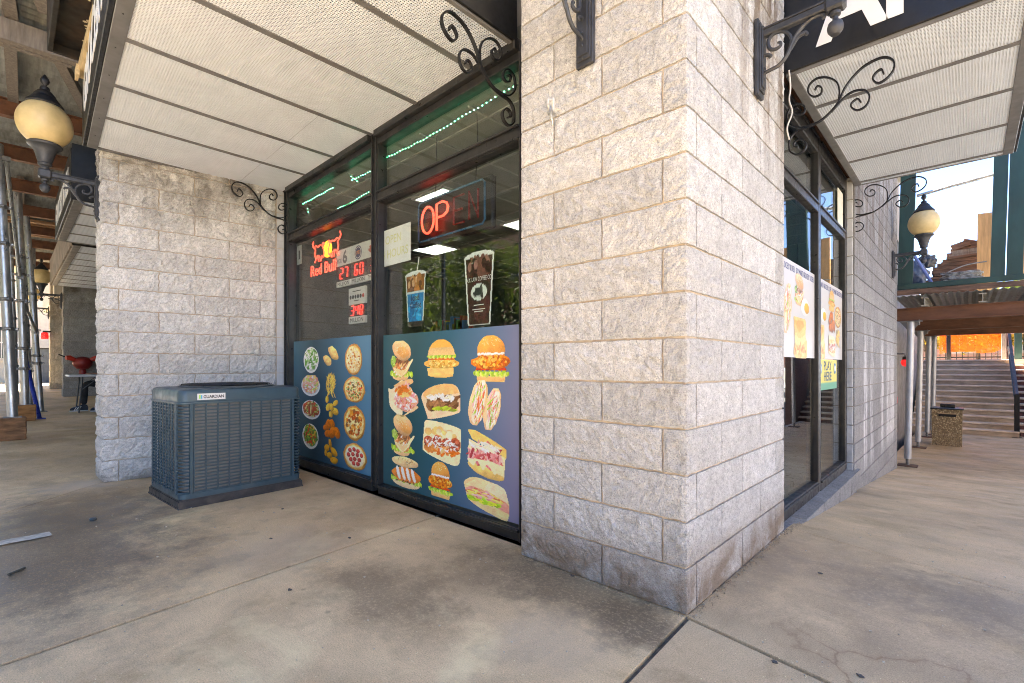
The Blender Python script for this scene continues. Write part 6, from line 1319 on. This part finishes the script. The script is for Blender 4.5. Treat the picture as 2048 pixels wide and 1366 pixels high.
M_wgl = mat('dark_window_glass', (.02, .025, .03), .08, var=.2); M_wfr = mat('window_frame_pale', (.5, .49, .46), .6); M_stone = mat('pale_lintel', (.5, .46, .4), .8, var=.1)
def building(name, x0, x1, y0, y1, z0, z1, face, m, lb, fl=3.0, bay=2.6, first=.9, win=(1.1, 1.5)):
    t = thing(name, ((x0+x1)/2, (y0+y1)/2, z0), lb, 'building')
    G().box((x0, y0, z0), (x1, y1, z1)).build('wall', m, t); G().box((x0-.15, y0-.15, z1), (x1+.15, y1+.15, z1+.3), .03).build('cornice', M_stone, t)
    a0, a1 = (x0, x1) if face in '+y-y' and 'y' in face else (y0, y1)
    nb_ = max(1, int((a1-a0)/bay)); nf = max(1, int((z1-z0-.6)/fl)); s = 1 if face[0] == '+' else -1
    pl = {'+y': y1, '-y': y0, '+x': x1, '-x': x0}[face]
    def bx(g, u0, u1, d0, d1, za, zb):
        if 'y' in face: return g.box((u0, pl+s*d0, za), (u1, pl+s*d1, zb))
        return g.box((pl+s*d0, u0, za), (pl+s*d1, u1, zb))
    for f in range(nf):
        for b in range(nb_):
            u = a0+(a1-a0)*(b+.5)/nb_; z = z0+first+f*fl
            wv = bx(G(), u-win[0]/2, u+win[0]/2, -.05, .012, z, z+win[1]).build('window', M_wgl, t)
            g = G(); bx(g, u-win[0]/2-.06, u-win[0]/2, 0, .03, z, z+win[1]); bx(g, u+win[0]/2, u+win[0]/2+.06, 0, .03, z, z+win[1]); bx(g, u-win[0]/2, u+win[0]/2, 0, .03, z+win[1]/2-.03, z+win[1]/2+.03); bx(g, u-.02, u+.02, 0, .028, z, z+win[1]); g.build('window_frame', M_wfr, wv)
            g = G(); bx(g, u-win[0]/2-.12, u+win[0]/2+.12, 0, .09, z-.12, z); bx(g, u-win[0]/2-.1, u+win[0]/2+.1, 0, .05, z+win[1], z+win[1]+.18); g.build('sill', M_stone, wv)
    return t
building('brick_house', -24, -7.5, -28, -20, -.1, 11.5, '+y', M_brick, 'red brick apartment house across the street, reflected in the left glass')
building('brick_house', -7.2, 4.5, -27, -19.5, -.1, 9.5, '+y', M_brickw, 'tan brick house across the street, reflected behind the coffee cup sticker')
building('brick_house', -44, -24.4, -29, -21, .0, 13, '+y', M_brickw, 'tan brick apartment house across the street at the far left, seen in the glass')
building('brick_house', -66, -44.4, -29, -20.5, .0, 12, '+y', M_brick, 'red brick apartment house farthest along the street, seen in the glass')
building('brick_house', 5, 22, -29, -21, -.1, 12.5, '+y', M_brickp, 'pink brick house across the street on the corner')
building('brick_house', 16, 26, 14, 30, -.9, 9.0, '-x', M_brick, 'red brick house across the side street, reflected in the side window')
building('brick_house', 15.5, 26, -3, 12.5, -.9, 6.0, '-x', M_brickw, 'low tan brick building across the side street')
building('brick_house', -12, -1.25, 12, 20.4, -1, 13, '+x', M_brickp, 'tall pink brick building rising behind the amber lamp')
building('brick_house', -4, 8, 33, 40, 1.0, 3.6, '-y', M_brickp, 'low pinkish house beyond the fence at the top of the stairs', win=(1.3, .9))
building('far_house', -45, -33, -4, 10, .3, 6.0, '+x', mat('cream_wall', (.55, .5, .42), .9, var=.08), 'cream house with shuttered window at the far end of the left pavement', first=1.2, bay=3.2)
tag(G().box((.2, 15.0, DZ), (1.4, 15.1, 3.35)).build('green_hoarding', mat('pale_green_hoarding', (.32, .45, .38), .8, var=.3, vs=3, dirt=.3, dcol=(.45, .25, .15))), 'faded pale green hoarding behind the lumber pile', 'hoarding')
t = thing('street_gate', (-31, -1, .3), 'dark blue corrugated gate at the far left', 'gate'); G().box((-30.6, -1.6, .3), (-30.5, .3, 1.9)).build('panel', mat('gate_blue', (.05, .07, .1), .6, var=.2), t); G().box((-30.65, -1.65, 1.9), (-30.45, .35, 1.96)).build('top_rail', M_iron, t)
for i in range(9): G().box((-30.495, -1.55+i*.2, .3), (-30.47, -1.5+i*.2, 1.9)).build('rib', MC['gate_blue'], t)
# trees
M_bark = mat('bark', (.10, .075, .055), .95, var=.35, vs=9, stretch=(1, 1, .3), bump=.7, bs=20)
def leaf_mat(name, a, b):
    m, nt, p = base(name); oi = nt.nodes.new('ShaderNodeNewGeometry')
    c = ramp(nt, oi.outputs['Random Per Island'], [(0, a), (1, b)]); nt.links.new(c, p.inputs['Base Color']); p.inputs['Roughness'].default_value = .6
    tl = nt.nodes.new('ShaderNodeBsdfTranslucent'); nt.links.new(mix(nt, .5, c, (.2, .25, .02)), tl.inputs[0]); ms = nt.nodes.new('ShaderNodeMixShader'); ms.inputs[0].default_value = .35
    nt.links.new(p.outputs[0], ms.inputs[1]); nt.links.new(tl.outputs[0], ms.inputs[2]); nt.links.new(ms.outputs[0], nt.nodes['Material Output'].inputs[0]); return m
M_leafg = leaf_mat('leaves_green', (.03, .075, .012), (.10, .16, .03)); M_leafy = leaf_mat('leaves_yellow', (.22, .15, .02), (.42, .28, .04)); M_leafl = leaf_mat('leaves_light', (.09, .16, .03), (.2, .28, .06))
def make_tree(seed, H, Rr, n=5200):
    rd = np.random.RandomState(seed); tr = G(); tips = []
    P = spl([(0, 0, 0), (.06, .03, H*.22), (-.05, .06, H*.45), (.05, 0, H*.75), (0, 0, H*.92)], 4); tr.tube(P, list(np.linspace(.16, .03, len(P))), 9)
    for i in range(16):
        z = H*(.28+.6*rd.rand()); a = i*2.4+rd.rand(); l = Rr*(.6+.5*rd.rand())*(1.15-.6*(z/H)); e = np.array((l*math.cos(a), l*math.sin(a), z+l*.45)); b = np.array((0, 0, z*.92)); mid = (b+e)/2+np.array((0, 0, .15*l))
        Q = spl([b, mid, e], 4); tr.tube(Q, list(np.linspace(.055, .012, len(Q))), 6); tips += [mid*.4+e*.6, e, (b+e)/2]
    tips = np.array(tips+[(0, 0, H*.93)]); idx = rd.randint(len(tips), size=n); C = tips[idx]+rd.randn(n, 3)*np.array((Rr*.19, Rr*.19, H*.055))
    vs = []; fs = []
    for i in range(n):
        s = .10+.09*rd.rand(); a = rd.randn(3); a /= np.linalg.norm(a); b = np.cross(a, rd.randn(3)); b /= np.linalg.norm(b); c = C[i]; k_ = len(vs)
        vs += [tuple(c-a*s), tuple(c+b*s*.5), tuple(c+a*s), tuple(c-b*s*.5)]; fs.append((k_, k_+1, k_+2, k_+3))
    return tr, vs, fs
TM = {}
def tree(kind, x, y, z, s, rz, m, lb, H=7, Rr=2.6):
    t = thing('tree', (0, 0, 0), lb, 'tree', 'street trees')
    if kind not in TM:
        tr, vs, fs = make_tree(kind, H, Rr); a = tr.build('trunk', M_bark, t, True); b = addmesh('crown', vs, fs, m, t); TM[kind] = (a.data, b.data)
    else:
        for nm, me in zip(('trunk', 'crown'), TM[kind]):
            o = bpy.data.objects.new(nm, me); COL.objects.link(o); o.parent = t
            if nm == 'crown': o.material_slots[0].link = 'OBJECT'; o.material_slots[0].material = m
    t.location = (x, y, z); t.scale = (s, s, s); t.rotation_euler = (0, 0, rz); return t
tree(1, -6.5, -15.2, 0, 1.0, 0, M_leafg, 'green street tree reflected behind the iced coffee sticker'); tree(2, -1.5, -15.4, 0, .9, 1, M_leafg, 'green street tree reflected at the edge of the corner pier'); tree(1, -13, -15.3, .1, 1.05, 2.1, M_leafg, 'street tree across the road at the left'); tree(2, 5, -15.4, 0, 1.1, 3, M_leafg, 'street tree across the road behind the viewer')
tree(2, -19, -15.3, .2, 1.15, 5, M_leafg, 'tall street tree across the road reflected in the right shop pane'); tree(1, -25, -15.1, .2, 1.1, 1.2, M_leafg, 'broad street tree across the road reflected beside the mullion'); tree(1, -27, -8.2, .2, .8, 4, M_leafl, 'light green tree beyond the scaffold poles, far left'); tree(2, -22, -9, .2, .75, .4, M_leafl, 'second light green tree beyond the scaffold poles, far left')
tree(2, 1.2, 27.5, .6, .62, 2, M_leafy, 'yellow autumn tree behind the orange netting'); tree(1, -.6, 28.5, .6, .6, .8, M_leafy, 'second yellow autumn tree left behind the orange netting'); tree(1, 3.4, 27.5, .5, .66, 2.7, M_leafl, 'light green tree right of the handrail'); tree(2, 5.3, 26, .4, .8, 3.3, M_leafl, 'green tree at the right edge beyond the stairs')
tree(2, 13, 20, -.9, .8, 1.7, M_leafg, 'street tree across the side street')
# a parked car across the road for the glass, and a line on the road
M_car = mat('silver_car_paint', (.35, .36, .38), .28, .5, var=.05); M_tyre = mat('tyre', (.015, .015, .015), .8)
def car(x, y, z, rz, m, lb):
    t = thing('parked_car', (0, 0, 0), lb, 'car', 'parked cars')
    S = [(-2.15, .45, .62, .70), (-2.2, .62, .80, .82), (-1.9, .85, .86, .86), (-1.5, .92, .88, .86), (-.85, .95, .88, .86), (.0, .95, .88, .86), (.9, .94, .88, .86), (1.6, .86, .86, .86), (2.1, .74, .80, .8), (2.2, .5, .7, .7)]
    vs = []
    for a, h, w0, w1 in S: vs += [(a, -w0, .25), (a, -w1, h*.7), (a, -w1*.93, h), (a, w1*.93, h), (a, w1, h*.7), (a, w0, .25)]
    fs = [(i*6+k, i*6+k+1, i*6+7+k, i*6+6+k) for i in range(len(S)-1) for k in range(5)]+[(0, 1, 2, 3, 4, 5), tuple(range(54, 60))]+[(i*6, i*6+6, i*6+11, i*6+5) for i in range(9)]
    G().raw(vs, fs).build('body', m, t, True)
    C_ = [(-1.75, .93, .80), (-1.15, 1.40, .62), (-.3, 1.46, .62), (.45, 1.42, .62), (1.15, .94, .80)]; vs = []
    for a, h, w_ in C_: vs += [(a, -w_, h), (a, w_, h)]
    vs2 = [(a, s*.80, .92) for a, h, w_ in C_ for s in (-1, 1)]
    G().raw(vs+vs2, [(i*2, i*2+1, i*2+3, i*2+2) for i in range(4)]+[(10+i*2, i*2, i*2+2, 12+i*2) for i in range(4)]+[(11+i*2, 13+i*2, i*2+3, i*2+1) for i in range(4)]).build('cabin_glass', M_wgl, t)
    G().box((-1.1, -.6, 1.41), (.4, .6, 1.475), .02).build('roof', m, t)
    for a in (-1.35, 1.35):
        for s in (-1, 1): w = G().lathe([(.2, -.1), (.31, -.1), (.33, -.06), (.33, .06), (.31, .1), (.2, .1)], (a, s*.80, .33), 18, 1).build('wheel', M_tyre, t, True); G().lathe([(.2, -.105), (.2, .105)], (a, s*.80, .33), 14, 1).build('rim', M_pole, w)
    for s in (-1, 1): G().box((2.08, s*.45-.15, .55), (2.2, s*.45+.15, .68), .02).build('headlight', M_white, t); G().box((-2.2, s*.6-.12, .6), (-2.12, s*.6+.12, .74), .02).build('tail_light', M_firered, t)
    t.location = (x, y, z); t.rotation_euler = (0, 0, rz)
car(-9, -12.8, .0, 0, M_car, 'silver car parked across the road'); car(9.6, 19, -.95, R(90), mat('white_car_paint', (.6, .6, .6), .3), 'white car parked across the side street'); car(-2.5, -12.8, -.13, R(180), mat('dark_car_paint', (.03, .035, .05), .3, .3), 'dark car parked across the road')
g = G()
for i in range(20): g.box((-58+i*6, -10.05, gz(-58+i*6, 0)-.127), (-55+i*6, -9.93, gz(-56.5+i*6, 0)-.122))
tag(g.build('road_marking', mat('road_paint', (.6, .58, .5), .7)), kind='structure')
# ---------------------------------------------------------------- litter
def bent(P, wd, nrm, name, m, lb, cat, th=.0008):
    vs = []
    for x, y, z in P: vs += [(x, y, z), (x+wd[0], y+wd[1], z+.001)]
    n = len(P); vs += [(a, b, c+th) for a, b, c in vs]
    fs = [(i*2, i*2+1, i*2+3, i*2+2) for i in range(n-1)]+[(2*n+i*2+2, 2*n+i*2+3, 2*n+i*2+1, 2*n+i*2) for i in range(n-1)]
    return tag(addmesh(name, vs, fs, m), lb, cat)
bent([(-3.47, -2.10, .003), (-3.472, -2.03, .006), (-3.475, -1.95, .003), (-3.48, -1.86, .005)], (.11, .012), None, 'paper_strip', mat('dirty_white_paper', (.55, .52, .45), .8, var=.3, vs=25), 'torn strip of dirty white paper on the wet concrete, lower left', 'litter')
tag(G().tube([(-2.72, -2.045, .008), (-2.775, -1.985, .008)], .007, 8).build('vape_tube', mat('dark_tube', (.05, .055, .05), .4), None, True), 'short dark tube lying on the concrete, lower left', 'litter')
tag(G().lathe([(.02, 0), (.022, .012), (.015, .018)], (-3.6, -1.63, .0), 10).build('bottle_cap', mat('dark_cap', (.05, .07, .08), .4), None, True), 'dark flattened cap on the concrete before the air conditioner', 'litter')
rd = random.Random(21)
GL = ['black gum spot nearest the corner pier on the right slab', 'black gum spot above the rusty crack on the right slab', 'black gum spot beside the right face of the corner pier', 'black gum spot at the foot of the corner pier, left face', 'black gum spot at the bottom edge next to the slab joint', 'black gum spot in the middle of the front concrete', 'black gum spot left of the middle floor joint', 'black gum spot below the salad and pizza poster', 'lowest black gum spot on the right slab', 'black gum spot on the front concrete below the burger poster', 'black gum spot at the bottom left of the slab joint']
M_gum = mat('gum', (.09, .08, .07), .85)
for i, (x, y) in enumerate(((.38, -.1), (.62, .02), (.33, .9), (-.6, -.02), (.05, -1.0), (-1.5, -1.1), (-2.3, -.9), (-2.9, -.6), (.72, -.15), (-1.95, -.55), (-.3, -1.1))):
    bm = bmesh.new(); bmesh.ops.create_circle(bm, cap_ends=True, radius=.009, segments=12)
    for v in bm.verts: v.co *= .7+.7*rd.random()
    bm.verts.index_update(); z = gz(x, y); vs = [(v.co.x*1.3+x, v.co.y+y, z+.002) for v in bm.verts]; n = len(vs); bm.free()
    tag(addmesh('gum_spot', vs+[(a*.9+x*.1, b*.9+y*.1, z+.0045) for a, b, c in vs], [tuple(range(n, 2*n))]+[(k_, (k_+1) % n, n+(k_+1) % n, n+k_) for k_ in range(n)], M_gum), GL[i], 'gum', 'chewing gum spots on the pavement')
gr = G(); rd = random.Random(33)
for i in range(900):
    x, y = rd.uniform(-4.8, 2.2), rd.uniform(-2.3, 2.4)
    if x < -.02 and y > -.02: continue
    r = .0012+.0028*rd.random()**3; z = gz(x, y); gr.obox((x, y, z+r*.6), (r, r*.4, 0), (-r*.3, r, 0), (0, 0, r*.7))
tag(gr.build('sand_grains', mat('sand', (.5, .44, .34), .9, var=.5, vs=90)), 'scattered sand and tiny stones on the concrete', 'grit', kind='stuff')
